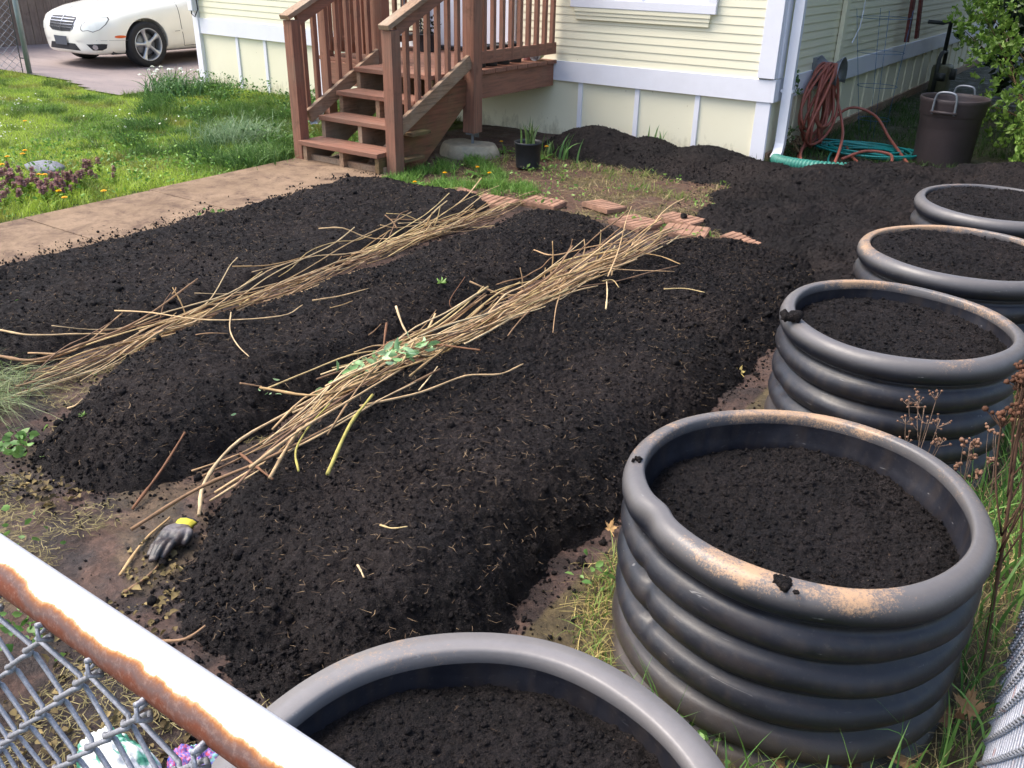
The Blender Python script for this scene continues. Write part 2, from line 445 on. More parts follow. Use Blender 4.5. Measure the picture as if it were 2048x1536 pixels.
gx = axis(-150, 150, -4.4, .6, .014, 1.035); gy = axis(-60, 150, .1, 6.6, .014, 1.045)
GX, GY = np.meshgrid(gx, gy, indexing='ij'); GX = GX.ravel(); GY = GY.ravel(); GZ = ground_z(GX, GY)
def L3(*c): return np.array(lin(*c)[:3])
def ground_col(x, y):
    n = fbm(x * 2.2, y * 2.2, 21, 4)[:, None]; n2 = fbm(x * 7, y * 7, 31, 4)[:, None]; n3 = fbm(x * 4, y * 9, 41, 4)[:, None]
    c = L3(98, 76, 64) * (1 - n) + L3(80, 62, 56) * n
    # spilled compost round the beds
    blk = sstep(.5, .62, n2) * ((x > -4.5) & (x < -.8) & (y < 5.2))[:, None] * .8
    c = c * (1 - blk) + L3(44, 36, 34) * blk
    tan = sstep(.52, .62, n3) * ((y < 1.5) & (x > -3.8) & (x < -.8))[:, None] * .35
    c = c * (1 - tan) + L3(108, 94, 66) * tan
    back = ((y > 4.9) & (x > -4.4))[:, None]
    gp = sstep(.5, .65, fbm(x * 3, y * 5, 51, 4))[:, None] * .6
    c = np.where(back, (L3(92, 68, 54) * (1 - gp) + L3(90, 80, 50) * gp), c)
    alley = sstep(7.2, 8.0, y)[:, None] * (x > -2.6)[:, None]
    c = c * (1 - alley) + L3(58, 60, 38) * alley
    right = ((x > -.95) & (y < 5))[:, None]
    c = np.where(right, L3(92, 80, 56), c)
    lawn = (x < -5.45)[:, None]
    c = np.where(lawn, L3(78, 98, 36) * (1 - n) * 1.0 + L3(96, 104, 44) * n, c)
    far = ((x < -16.3) | (y > 25) | (y < -1) | (x > 1.5))[:, None]
    return np.where(far, L3(88, 96, 48), c)
tag(meshobj('ground', np.c_[GX, GY, GZ], grid_faces(len(gx), len(gy)), M['ground'], smooth=True, cols=ground_col(GX, GY)), kind='structure')

# driveway
dx = np.concatenate([[-60, -40, -25], np.arange(-17, -9.3, .1)]); dy = np.concatenate([np.arange(5.9, 9.5, .1), [12, 20, 35, 60]])
DX, DY = np.meshgrid(dx, dy, indexing='ij'); DX = DX.ravel(); DY = DY.ravel()
yl_ = np.interp(DX, [-12.5, -11.96, -11.1, -10.3, -9.9, -9.45, -9.4], [6.38, 6.38, 6.33, 6.12, 6.0, 6.1, 6.7])
Fd = grid_faces(len(dx), len(dy)); kp = (DY[Fd] > yl_[Fd] - .09).all(1) & ~((DX[Fd] > -9.72) & (DY[Fd] > 7.0)).any(1)
Vd, Fd, _ = compact(np.c_[DX, DY, .012 - .112 * sstep(6.4, 7.7, DY)], Fd[kp])
tag(meshobj('driveway', Vd, Fd, M['asphalt'], smooth=True), kind='structure')
# path of cast slabs
mb = MB(); ys = [-1.0, .9, 2.70, 3.60, 5.02]
for a, b in zip(ys[:-1], ys[1:]):
    mb.box(PATH[0] + random.uniform(-.02, .02), PATH[1], a + .003, b - .003, -.06, .012 + random.uniform(-.003, .003), .003)
tag(mb.build('path', M['path']), kind='structure')

# ------------------------------------------------------------------ compost beds and piles
def bed_macro(which, x, y):
    wob = .10 * (fbm(x * 2.3 + which * 7, y * 2.3, 61 + which, 3) - .5) + .07 * (fbm(x * 9, y * 9, 66, 3) - .5)
    if which == 0: xl, xr, y0, y1, H, w = -4.66 + 0 * y, -3.40 + 0 * y, 1.15, 4.85, .075, .16
    elif which == 1: xl, xr, y0, y1, H, w = -3.16 + .25 * sstep(1.9, 1.3, y), -2.22 - .07 * np.clip(y - 1.4, 0, 3), 1.20, 4.88, .140 - .05 * sstep(1.8, 4.6, y), .27
    else: xl, xr, y0, y1, H, w = -2.14 + .22 * sstep(2.0, 1.0, y), -1.00 - .04 * np.clip(y - 1.5, 0, 3), .93, 4.90, .185 - .085 * sstep(1.6, 4.4, y), .25
    d1 = np.minimum(x - xl, xr - x); d2 = np.minimum((y - y0) * (.9 if which == 0 else .52), (y1 - y) * .8)
    r = .28; a = np.maximum(r - d1, 0); b = np.maximum(r - d2, 0)
    d = np.where((d1 < r) & (d2 < r), r - np.sqrt(a * a + b * b), np.minimum(d1, d2)) + wob
    t = np.clip(d / w, 0, 1)
    sag = 1 - .15 * (fbm(x * 1.1, y * 1.1, 70 + which, 2) - .3)
    return np.where(d < 0, d * .6, H * (1 - (1 - t) ** 2.1) * sag + .022 * sstep(0, .1, d) * (fbm(x * 3.1, y * 2.2, 77 + which, 3) - .5))

PILE_R = [(-1.35, 6.45, .95, 1.0, .27), (-.55, 7.1, .85, .75, .27), (-1.75, 5.55, .55, .55, .15), (-1.15, 5.2, .5, .8, .17), (-2.0, 6.1, .42, .4, .10), (-1.0, 6.9, .8, .7, .22), (-.3, 6.3, .8, .7, .22)]
PILE_W = [(-3.82, 6.84, .55, .42, .215), (-3.35, 6.86, .66, .48, .155), (-2.80, 6.84, .55, .50, .165), (-2.42, 6.72, .52, .45, .13), (-2.0, 6.55, .4, .35, .10)]
def pile_macro(L, x, y):
    wob = 1.0 * (fbm(x * 3.2, y * 3.2, 81, 4) - .5); h = np.full_like(x, -.08)
    S = np.zeros_like(x)
    for cx, cy, rx, ry, H in L:
        q = 1 - np.sqrt(((x - cx) / rx) ** 2 + ((y - cy) / ry) ** 2) + wob * .45
        h = np.maximum(h, np.where(q > 0, H * (1 - (1 - np.clip(q, 0, 1)) ** 1.7), q * .12))
    return h

def soil_detail(x, y, k=1.0, fine=True):
    wx = x + .02 * fbm(x * 14, y * 14, 91, 2) + .011 * fbm(x * 75, y * 75, 93, 2); wy = y + .02 * fbm(x * 14, y * 14, 95, 2) + .011 * fbm(x * 75, y * 75, 97, 2)
    m1 = sstep(.35, .7, fbm(x * 3, y * 3, 101, 2))
    z = .028 * (fbm(x * 5, y * 5, 103, 3) - .5) + .02 * (fbm(x * 18, y * 18, 105, 3) - .5)
    z = z + clods(wx, wy, .085, 111) * (.02 + .10 * m1) + clods(wx, wy, .034, 121) * (.12 + .32 * m1)
    z = z + clods(wx, wy, .016, 131, .2, .6) * (.85 + .5 * m1)
    if fine: z = z + clods(wx, wy, .0085, 141, .2, .6) * .7
    z = z + .012 * (fbm(x * 90, y * 90, 151, 3) - .5)
    return z * k

def clump_verts(rr):
    bm = bmesh.new(); bmesh.ops.create_icosphere(bm, subdivisions=1, radius=1)
    V = np.array([v.co for v in bm.verts]); Fc = np.array([[v.index for v in f.verts] for f in bm.faces]); bm.free()
    return V, Fc
ICO = clump_verts(1)
bm_ = bmesh.new(); bmesh.ops.create_icosphere(bm_, subdivisions=2, radius=1)
ICO2 = (np.array([v.co for v in bm_.verts]), np.array([[v.index for v in f.verts] for f in bm_.faces])); bm_.free()
def crumbs(P, R, base=ICO):
    V0, F0 = base; n = len(P); nv = len(V0)
    J = 1 + RNG.uniform(-.28, .28, (n, nv, 1)); S = RNG.uniform(.7, 1.2, (n, 1, 3))
    V = V0[None] * J * S * np.asarray(R)[:, None, None] + np.asarray(P)[:, None, :]
    Fc = F0[None] + (np.arange(n) * nv)[:, None, None]
    return V.reshape(-1, 3), Fc.reshape(-1, 3)

def soil_mound(name, label, macro, x0, x1, y0, y1, st, ncr, group, cat='garden bed', k=1.0):
    xs = np.arange(x0, x1, st[0]); s = st[1]; ysl = [y0]
    while ysl[-1] < y1: ysl.append(ysl[-1] + s * (1 + max(0, ysl[-1] - 1.5) * .28))
    ys_ = np.array(ysl); X, Y = np.meshgrid(xs, ys_, indexing='ij'); X = X.ravel(); Y = Y.ravel()
    h = macro(X, Y); e = sstep(-.02, .06, h)
    Z = h + soil_detail(X, Y) * k * (.3 + .7 * e) - .012
    Fc = grid_faces(len(xs), len(ys_)); keep = (Z[Fc] > -.035).any(1); V = np.c_[X, Y, Z]
    V, Fc, _ = compact(V, Fc[keep])
    T = np.concatenate([Fc[:, [0, 1, 2]], Fc[:, [0, 2, 3]]])
    # loose crumbs on and around the mound
    cx = RNG.uniform(x0, x1, ncr * 3); cy = y0 + (y1 - y0) * RNG.uniform(0, 1, ncr * 3) ** 1.15
    hh = macro(cx, cy); pr = np.where(hh > 0, np.where(hh < .12, .9, .35), np.exp(hh * 28)); ok = RNG.uniform(0, 1, len(cx)) < pr
    cx, cy, hh = cx[ok][:ncr], cy[ok][:ncr], hh[ok][:ncr]
    R = .0018 + .006 * RNG.uniform(0, 1, len(cx)) ** 4; big = RNG.uniform(0, 1, len(cx)) < .004; R[big] = RNG.uniform(.010, .02, big.sum())
    cz = np.where(hh > -.01, hh + soil_detail(cx, cy) * k * .85 - .01, ground_z(cx, cy)) + R * .35
    cV, cF = crumbs(np.c_[cx, cy, cz], R)
    V = np.concatenate([V, cV]); T = np.concatenate([T, cF + len(V) - len(cV)])
    o = meshobj(name, V, T, M['soil'], smooth=True, origin=((x0 + x1) / 2, (y0 + y1) / 2, 0))
    return tag(o, label, cat, group)

G = 'beds of black compost'
soil_mound('compost_bed', 'long low black compost bed lying against the dirty concrete path', lambda x, y: bed_macro(0, x, y), -4.85, -3.3, 1.0, 5.0, (.011, .008), 9000, G)
soil_mound('compost_bed', 'long black compost bed between the two rows of dry stems, the middle one of three', lambda x, y: bed_macro(1, x, y), -3.4, -2.1, 1.05, 5.2, (.009, .0058), 14000, G)
soil_mound('compost_bed', 'widest and highest black compost bed, next to the corrugated round planters', lambda x, y: bed_macro(2, x, y), -2.3, -.85, .75, 5.35, (.0066, .0046), 26000, G)
soil_mound('compost_heap', 'broad heap of black compost spread in front of the brown bin', lambda x, y: pile_macro(PILE_R, x, y), -2.6, .35, 4.4, 8.0, (.012, .006), 16000, 'heaps of black compost', 'compost heap', 1.35)
soil_mound('compost_heap', 'low ridge of black compost piled against the cream house skirting', lambda x, y: pile_macro(PILE_W, x, y), -4.4, -1.55, 6.2, 7.26, (.010, .005), 7000, 'heaps of black compost', 'compost heap', .9)

def surf(x, y):
    xa = np.array([x], float); ya = np.array([y], float)
    h = max(float(ground_z(xa, ya)[0]), max(float(bed_macro(i, xa, ya)[0]) for i in range(3)) + .008)
    return h
def surfv(x, y):
    h = ground_z(x, y)
    for i in range(3): h = np.maximum(h, bed_macro(i, x, y) + .01)
    return h

n = 3400; x = -4.60 - np.abs(RNG.normal(0, .13, n)); y = RNG.uniform(1.2, 4.95, n); ok = (fbm(x * 6, y * 6, 171, 3) > .47) & (x > -5.5); x, y = x[ok], y[ok]; R = .002 + .006 * RNG.uniform(0, 1, len(x)) ** 4
V, T = crumbs(np.c_[x, y, .014 + R * .3], R); tag(meshobj('spilled_crumbs', V, T, M['soil'], smooth=True), 'crumbs of compost spilled over the concrete path', 'soil crumbs', kind='stuff')

# ------------------------------------------------------------------ round corrugated planters
def planter(label, c, h, Ri, soil_z, seed, flat=False, sand=(), res=.0045, dents=(), n=224):
    cx, cy = c; root = empty('round_planter', (cx, cy, 0), label, 'planter', 'corrugated round planters')
    def ring(prof, name, dirtfun, closed=False):
        V = []; C_ = []; pr = np.array(prof); nn = n; th = np.arange(nn) / nn * 2 * PI
        for (r, z) in pr:
            dr = .004 * np.sin(2 * th + seed) + .003 * np.sin(3 * th + seed * 2) + .0015 * np.sin(7 * th + z * 30)
            dz = .004 * np.sin(2 * th + seed * 3) * (z / h)
            for (ta, wd, dp, zc) in dents:
                dd = (th - ta + PI) % (2 * PI) - PI
                dr = dr - dp * np.exp(-(dd / wd) ** 2) * math.exp(-((z - zc) / .05) ** 2)
            rr = r + dr; V.append(np.c_[cx + rr * np.cos(th), cy + rr * np.sin(th), z + dz])
            C_.append(dirtfun(th, z, r))
        V = np.concatenate(V); C_ = np.concatenate(C_); i = np.arange(len(pr) - 1)[:, None] * nn; k = np.arange(nn)[None]; k2 = (k + 1) % nn
        Fc = np.stack([i + k, i + k2, i + nn + k2, i + nn + k], -1).reshape(-1, 4)
        return meshobj(name, V, Fc, M['plastic'], root, True, C_)
    base = L3(20, 24, 34); dust_sheen = L3(122, 118, 116); tan = L3(206, 160, 112); brown = L3(74, 56, 44)
    def dirt(th, z, r):
        n1 = fbm(th * 6 + seed * 9, z * 30 + r * 40, 201 + seed, 4)[:, None]; n2 = fbm(th * 22 + seed, z * 8 + r * 90, 211 + seed, 4)[:, None]
        lowd = sstep(.18, 0, z) * .38 + .05
        c = base * (1 - lowd) + L3(96, 84, 72) * lowd * (n1 * .8 + .6) + 0 * base
        k = sstep(.5, .7, n2) * .16; c = c * (1 - k) + L3(88, 74, 58) * k
        return np.concatenate([np.clip(c, 0, 1), np.zeros((len(th), 1))], 1)
    def rim_dirt_sheen(th, z, r):
        n1 = fbm(th * 6 + seed * 5, r * 60 + z * 20, 221 + seed, 4)[:, None]; n2 = fbm(th * 30 + seed, r * 160 + z * 60, 231 + seed, 4)[:, None]
        up = sstep(h - .055, h - .005, z); c = base * (1 - .6 * up) + dust_sheen * (1.0 if flat else .62) * up  # lighter towards the rim top: dust plus sky reflection put into the colour
        c = np.repeat(c[None], len(th), 0) if c.ndim == 1 else c
        al = np.zeros((len(th), 1))
        for (ta, wd, s) in sand:
            dd = (th - ta + PI) % (2 * PI) - PI; al = np.maximum(al, np.exp(-(dd / (wd * 1.5)) ** 2)[:, None] * s * up)
        return np.concatenate([c, np.clip(al, 0, 1)], 1)
        for (ta, wd, s) in sand:
            dd = (th - ta + PI) % (2 * PI) - PI
            k = (np.exp(-(dd / wd) ** 4)[:, None]) * s * up * sstep(.35, .62, n2 * .7 + n1 * .3 + .12 * s)
            c = c * (1 - k) + tan * k
            k2 = (np.exp(-(dd / (wd * .6)) ** 2)[:, None]) * s * sstep(.58, .66, n2) * up
            c = c * (1 - k2) + brown * k2
        return c
    Ro = Ri + .05
    if flat: rim = [(Ri, h - .03), (Ri, h - .004), (Ri + .006, h), (Ri + .048, h - .004), (Ro, h - .012), (Ro + .003, h - .028), (Ro, h - .045)]
    else:
        rim = [(Ri, h - .03), (Ri - .001, h - .006), (Ri + .003, h - .001), (Ri + .008, h)]
        for a in np.linspace(80, -75, 13): rim.append((Ro - .034 + .034 * math.cos(math.radians(a)), h - .04 + .04 * math.sin(math.radians(a)) ** 1))
    r0 = ring(rim, 'rim', rim_dirt_sheen)
    zt = rim[-1][1]; prof = [rim[-1]]; z = zt; pitch = .093; Rv = Ro - .031; Rp = Ro - .002
    prof += [(Rv + .008, zt - .006), (Rv, zt - .012)]; z = zt - .012
    while z > -.03:
        for u in np.linspace(0, 1, 11)[1:]:
            s_ = math.sin(u * PI) ** .65; prof.append((Rv + (Rp - Rv) * s_, z - u * (pitch - .012)))
        z -= pitch - .012; prof.append((Rv - .002, z - .006)); prof.append((Rv, z - .012)); z -= .012
    ring(prof, 'shell', dirt)
    inner = [(Ri, h - .03)]
    for u in np.linspace(.05, 1, 12): inner.append((Ri - .004 + .006 * math.sin(u * 22), h - .03 - u * (h - .1)))
    o = ring(inner, 'inner_wall', dirt)
    # compost fill
    g = np.arange(-Ri - res, Ri + 2 * res, res); X, Y = np.meshgrid(g, g, indexing='ij'); X = X.ravel(); Y = Y.ravel(); rr = np.hypot(X, Y)
    Z = soil_z + .02 * (fbm(X * 4 + seed, Y * 4, 301 + seed, 3) - .5) + soil_detail(X + seed * 3.3, Y + cy) * .62 - .02 * sstep(Ri - .06, Ri, rr) + .012
    Fc = grid_faces(len(g), len(g)); keep = (rr[Fc] < Ri - .001).any(1)
    k = np.minimum(1, (Ri + .001) / np.maximum(rr, 1e-6)); V = np.c_[cx + X * k, cy + Y * k, Z]
    V, Fc, _ = compact(V, Fc[keep]); T = np.concatenate([Fc[:, [0, 1, 2]], Fc[:, [0, 2, 3]]])
    nc = int(2600 * min(1, (.0045 / res))); a = RNG.uniform(0, 2 * PI, nc); q = (Ri - .012) * np.sqrt(RNG.uniform(0, 1, nc)); lx = q * np.cos(a); ly = q * np.sin(a)
    R = .0015 + .0055 * RNG.uniform(0, 1, nc) ** 4
    lz = soil_z + .02 * (fbm(lx * 4 + seed, ly * 4, 301 + seed, 3) - .5) + soil_detail(lx + seed * 3.3, ly + cy) * .6 + .012 + R * .3 - .02 * sstep(Ri - .06, Ri, q)
    cV, cF = crumbs(np.c_[cx + lx, cy + ly, lz], R)
    meshobj('soil', np.concatenate([V, cV]), np.concatenate([T, cF + len(V)]), M['soil'], root, True)
    return root
planter('nearest black planter cut off by the photo edge, with a flat grey cut rim', (-.495, .645), .475, .345, .41, 1, flat=True, sand=[(2.6, .25, .5), (.6, .3, .3)], res=.0036)
planter('large planter with a dented rim and orange smears beside the chain link fence', (-.412, 1.785), .475, .352, .375, 2,
        sand=[(1.9, .55, 1.0), (-1.55, .28, .9), (-1.0, .2, .95), (3.1, .35, .6), (.7, .4, .45)], res=.0036, dents=[(-2.25, .10, .014, .44), (-2.2, .05, .012, .30), (-2.15, .04, .012, .21)])
planter('black planter with a dark clump of compost on its rim, behind the dented planter', (-.492, 3.04), .465, .345, .40, 3,
        sand=[(2.2, .4, 1.0), (.9, .5, .7), (-.9, .15, .6)], res=.005, dents=[(-2.5, .08, .008, .2)])
planter('planter filled nearly to its pale sandy rim, second farthest of five', (-.475, 4.03), .455, .368, .435, 4, sand=[(2.5, .9, 1.1), (3.6, .4, .8), (.9, .6, .7)], res=.007)
planter('farthest black planter, half sunk in the heap of compost', (-.47, 5.12), .44, .37, .425, 5, sand=[(2.6, .5, .5)], res=.008)

def soil_clump(label, p, r, n=14):
    P = np.array(p) + RNG.normal(0, r * .45, (n, 3)) * np.array([1, 1, .4]); P[:, 2] = p[2] + np.abs(P[:, 2] - p[2])
    V, Fc = crumbs(P, RNG.uniform(.25, .7, n) * r, ICO2)
    tag(meshobj('soil_clump', V, Fc, M['soil'], None, True, origin=p), label, 'soil clump')
soil_clump('small round crumb of compost sitting on the dented planter rim', at(1277, 921, .478), .011, 6)
soil_clump('dark clump of compost lying on the rim of the middle planter', at(1582, 633, .470), .026, 22)
soil_clump('smear of wet compost on the front rim of the dented planter', at(1570, 1168, .470), .017, 18)

# ------------------------------------------------------------------ house
HY, HX0, HX1, HYB = 7.3, -9.68, -2.50, 20.0
DZ = lambda x: np.interp(x, [-9.7, -6.6, -5.4], [.10, .075, 0.0])
house = empty('mobile_home', ((HX0 + HX1) / 2, HY, 0), 'cream mobile home with narrow lap siding and white trim behind the wooden porch', 'house')
mb = MB(); mb.box(HX0 + .02, HX1 - .02, HY + .02, HYB - .02, -.1, 2.78); mb.build('wall_core', M['siding'], house)
ZB, ZT, ZTOP = .485, .655, 2.75
def siding(a, b, ax, z0, z1, face, exp=.0655):
    """lap siding between a and b along axis ax; face = plane coordinate, outward sign -1 for y, +1 for x"""
    mb = MB(); z = z0
    while z < z1:
        zz = min(z + exp, z1); d0, d1 = .015, .009
        if ax == 'x':
            A = [(a, face - d0, z + DZ(a)), (b, face - d0, z + DZ(b)), (b, face - d1, zz + DZ(b)), (a, face - d1, zz + DZ(a)), (a, face + .01, z + DZ(a)), (b, face + .01, z + DZ(b))]
        else:
            A = [(face + d0, a, z), (face + d0, b, z), (face + d1, b, zz), (face + d1, a, zz), (face - .01, a, z), (face - .01, b, z)]
        mb.add(A, [(0, 1, 2, 3), (4, 5, 1, 0)]); z = zz
    return mb
for nm, a, b in (('siding', -9.60, -6.62), ('siding', -6.60, -6.12), ('siding', -4.98, -2.62)):
    siding(a, b, 'x', ZT, ZTOP, HY).build('siding', M['siding'], house)
siding(HY, HYB, 'y', ZT, ZTOP, HX1).build('siding', M['siding'], house)
# skirting sheet, bands, battens
mb = MB(); mb.box(HX0, HX1, HY + .004, HY + .03, -.08, ZB + .1); mb.build('skirting_panel', M['siding'], house)
mb = MB(); mb.box(HX1 - .03, HX1 - .004, HY + .03, HYB, -.08, ZB + .02); mb.build('skirting_panel', M['siding'], house)
mb = MB()
def sband(a, b, za, zb, th):
    za0, zb0, za1, zb1 = za + DZ(a), zb + DZ(a), za + DZ(b), zb + DZ(b)
    V = [(a, HY - th, za0), (b, HY - th, za1), (b, HY - th, zb1), (a, HY - th, zb0), (a, HY + .02, za0), (b, HY + .02, za1), (b, HY + .02, zb1), (a, HY + .02, zb0)]
    return V, [(0, 1, 2, 3), (4, 5, 1, 0), (3, 2, 6, 7), (1, 5, 6, 2), (4, 0, 3, 7)]
xs_ = [-9.66, -6.6, -5.4, -2.50]
for a, b in zip(xs_[:-1], xs_[1:]): mb.add(*sband(a, b, ZB, ZT, .030))
mb.build('trim_band', M['white'], house)
mb = MB(); mb.box(HX1 - .02, HX1 + .030, HY - .030, HYB, ZB, ZT + .005, .003); mb.build('trim_band', M['white'], house)
mb = MB(); mb.box(HX1 - .01, HX1 + .022, HY + .05, HYB, -.06, .075, .003); mb.build('base_board', M['oldwood'], house)
for x in (-4.28, -3.70, -3.13, -8.98, -8.50, -8.0, -7.5, -7.0, -6.5): 
    mb = MB(); mb.box(x - .022, x + .022, HY - .012, HY + .01, -.06, ZB + DZ(x) - .002, .002); mb.build('batten', M['white'], house)
for i in range(26):
    y = 7.95 + i * .445; mb = MB(); mb.box(HX1 - .01, HX1 + .012, y - .02, y + .02, .075, ZB - .002, .002); mb.build('batten', M['siding'], house)
# corner boards
mb = MB(); mb.box(HX1 - .125, HX1 + .018, HY - .045, HY + .02, ZT + .012, ZTOP, .003); mb.build('corner_board', M['white'], house)
mb = MB(); mb.box(HX1 - .115, HX1 + .006, HY - .018, HY + .02, -.06, ZB - .003, .003); mb.build('corner_board', M['white'], house)
mb = MB(); mb.box(HX1 - .02, HX1 + .034, HY + .025, HY + .11, ZT + .012, ZTOP, .003); mb.build('corner_board', M['white'], house)
mb = MB(); mb.box(HX0 - .02, HX0 + .075, HY - .045, HY + .02, -.06, ZTOP, .003); mb.build('corner_board', M['white'], house)
# window
win = MB().box(-4.40, -3.035, HY - .055, HY - .02, 1.115, 1.185, .004).build('window', M['white'], house)
mb = MB(); mb.box(-4.40, -4.32, HY - .050, HY - .018, 1.185, 2.1, .004); mb.box(-3.115, -3.035, HY - .050, HY - .018, 1.185, 2.1, .004); mb.box(-4.40, -3.035, HY - .052, HY - .018, 2.1, 2.18, .004); mb.box(-3.74, -3.70, HY - .046, HY - .018, 1.185, 2.1, .003)
mb.build('frame', M['white'], win)
MB().box(-4.32, -3.115, HY - .030, HY - .02, 1.185, 2.1).build('pane', M['pane'], win)
mb = MB()
for k, (z0, z1, d) in enumerate(((1.08, 1.115, .050), (1.05, 1.08, .043), (1.015, 1.05, .036))): mb.box(-4.36 + k * .004, -3.08 - k * .006, HY - d, HY - .005, z0, z1, .003)
mb.build('sill', M['siding'], win)
# door
d = MB().box(-6.02, -5.10, HY - .028, HY - .004, .70, 2.60, .004).build('door', M['door'], house)
mb = MB(); mb.box(-6.10, -6.025, HY - .045, HY - .006, .70, 2.68, .003); mb.box(-5.095, -5.00, HY - .045, HY - .006, .70, 2.68, .003); mb.build('frame', M['white'], d)
mb = MB(); mb.ball((-5.19, HY - .06, 1.62), .03, 2); mb.build('handle', M['metal'], d, True)
mb = MB(); mb.box(-6.03, -5.10, HY - .10, HY - .03, .675, .70, .004); mb.build('threshold', M['darkp'], d)
# roof and gutter
mb = MB(); zc = 3.35; xm = (HX0 + HX1) / 2; y0, y1 = HY - .30, HYB + .3
mb.add([(HX0 - .3, y0, 2.80), (xm, y0, zc), (HX1 + .3, y0, 2.80), (HX0 - .3, y1, 2.80), (xm, y1, zc), (HX1 + .3, y1, 2.80), (HX0 - .3, y0, 2.76), (HX1 + .3, y0, 2.76), (HX0 - .3, y1, 2.76), (HX1 + .3, y1, 2.76)],
       [(0, 1, 4, 3), (1, 2, 5, 4), (6, 7, 9, 8), (0, 3, 8, 6), (2, 7, 9, 5), (0, 6, 7, 2, 1), (3, 4, 5, 9, 8)])
mb.build('roof', M['shingle'], house)
# corner downspout
def spout(P, w, dpt, name, parent):
    mb = MB(); V = []; sec = [(-1, -1), (-.5, -1), (-.42, -.85), (.42, -.85), (.5, -1), (1, -1), (1, 1), (-1, 1)]
    P = [Vector(p) for p in P]
    for i, p in enumerate(P):
        t_ = (P[min(i + 1, len(P) - 1)] - P[max(i - 1, 0)]).normalized(); sx = Vector((1, 0, 0)); sx = (sx - t_ * sx.dot(t_)).normalized(); sy = t_.cross(sx)
        for a, b in sec: V.append(p + sx * a * w / 2 + sy * b * dpt / 2)
    n = len(sec); Fc = []
    for i in range(len(P) - 1):
        for k in range(n): Fc.append((i * n + k, i * n + (k + 1) % n, (i + 1) * n + (k + 1) % n, (i + 1) * n + k))
    mb.add(V, Fc); return mb.build(name, M['white'], parent)
ds = spout([(-2.405, 7.40, 2.74)] + [(-2.405, 7.40, z) for z in (2, 1, .3, .16)] + [(-2.405, 7.385, .11), (-2.402, 7.35, .07), (-2.395, 7.29, .05), (-2.385, 7.24, .045)], .075, .055, 'downspout', house)
for z in (.56, 1.9): MB().box(-2.46, -2.36, 7.375, 7.435, z, z + .02, .002).build('strap', M['white'], ds)
# boards and fittings on the shaded side wall
MB().box(HX1 + .02, HX1 + .06, 8.80, 8.90, .665, 2.70, .004).build('vertical_trim', M['siding'], house)
mb = MB(); mb.tube([(HX1 + .03, 9.42, 2.6), (HX1 + .04, 9.45, 1.1), (HX1 + .05, 9.38, .95), (HX1 + .05, 9.2, .82)], .006, 6); mb.build('cable', M['white'], house)
mb = MB(); mb.tube([(HX0 + .03, HY - .07, 2.6), (HX0 + .035, HY - .075, .95), (HX0 + .05, HY - .1, .80), (HX0 + .09, HY - .09, .77), (HX0 + .12, HY - .06, .85), (HX0 + .10, HY - .06, 1.2)], .008, 6); mb.build('cable', M['darkp'], house)
mb = MB(); mb.box(HX0 - .01, HX0 + .07, HY - .10, HY - .046, .83, 2.5, .01); mb.build('conduit', M['white'], house)

# ------------------------------------------------------------------ porch
porch = empty('wooden_porch', (-5.4, 6.4, 0), 'red stained wooden porch with open stairs, railings and slim balusters by the white door', 'porch')
YP, DKZ = 6.02, .665
wz, wx, wy = M['woodz'], M['woodx'], M['woody']
def pbox(name, mat, *a, parent=porch): return MB().box(*a, .004).build(name, mat, parent)
# posts
pbox('post', wz, -5.545, -5.455, 4.955, 5.045, .0, 1.045)       # left newel
pbox('post', wz, -4.60, -4.505, 5.01, 5.105, .0, 1.025)         # right newel
pbox('post', wz, -4.625, -4.51, 5.985, 6.10, .18, 1.72)         # deck corner over the pier
pbox('post', wz, -5.53, -5.43, 5.93, 6.03, .02, 1.72)
pbox('post', wz, -6.245, -6.165, 5.98, 6.08, .02, 1.72)
mb = MB(); mb.box(-4.59, -4.55, 6.10, 6.108, .13, .26, .001); mb.box(-4.60, -4.54, 5.99, 6.10, .165, .178, .001); mb.tube([(-4.57, 6.045, .06), (-4.57, 6.045, .17)], .012, 8)
mb.build('post_bracket', M['metal'], porch)
# treads : two boards each
ty = [4.925, 5.145, 5.36, 5.575]; tz = [.165, .333, .50, DKZ]
for y, z in zip(ty, tz):
    o = MB().box(-5.46 if y < 5 else -5.44, -4.615, y, y + .125, z - .036, z, .005).box(-5.46 if y < 5 else -5.44, -4.615, y + .132, y + .255, z - .036, z - .001, .005).build('tread', M['woodx'], porch)
MB().box(-5.46, -4.60, 4.99, 5.03, 0.0, .055, .004).build('toe_board', M['oldwood'], porch)
# stringers: sawtooth
def stringer(x0, x1, mat):
    mb = MB(); low = lambda y: max(0.0, (y - 5.19) * .50)
    yy = [y + .02 for y in ty] + [6.0]
    for a, b, z in zip(yy[:-1], yy[1:], tz):
        pl = [(a, low(a)), (b, low(b)), (b, z - .038), (a, z - .038)]
        if a < 5.19 < b: pl = [(a, 0), (5.19, 0), (b, low(b)), (b, z - .038), (a, z - .038)]
        n = len(pl); V = [(x0, y, q) for y, q in pl] + [(x1, y, q) for y, q in pl]
        mb.add(V, [tuple(range(n)), tuple(range(n, 2 * n))[::-1]] + [(k, n + k, n + (k + 1) % n, (k + 1) % n) for k in range(n)])
    return mb.build('stringer', mat, porch)
stringer(-5.43, -5.39, M['oldwood']); stringer(-5.03, -4.99, M['oldwood']); stringer(-4.66, -4.62, M['mosswood'])
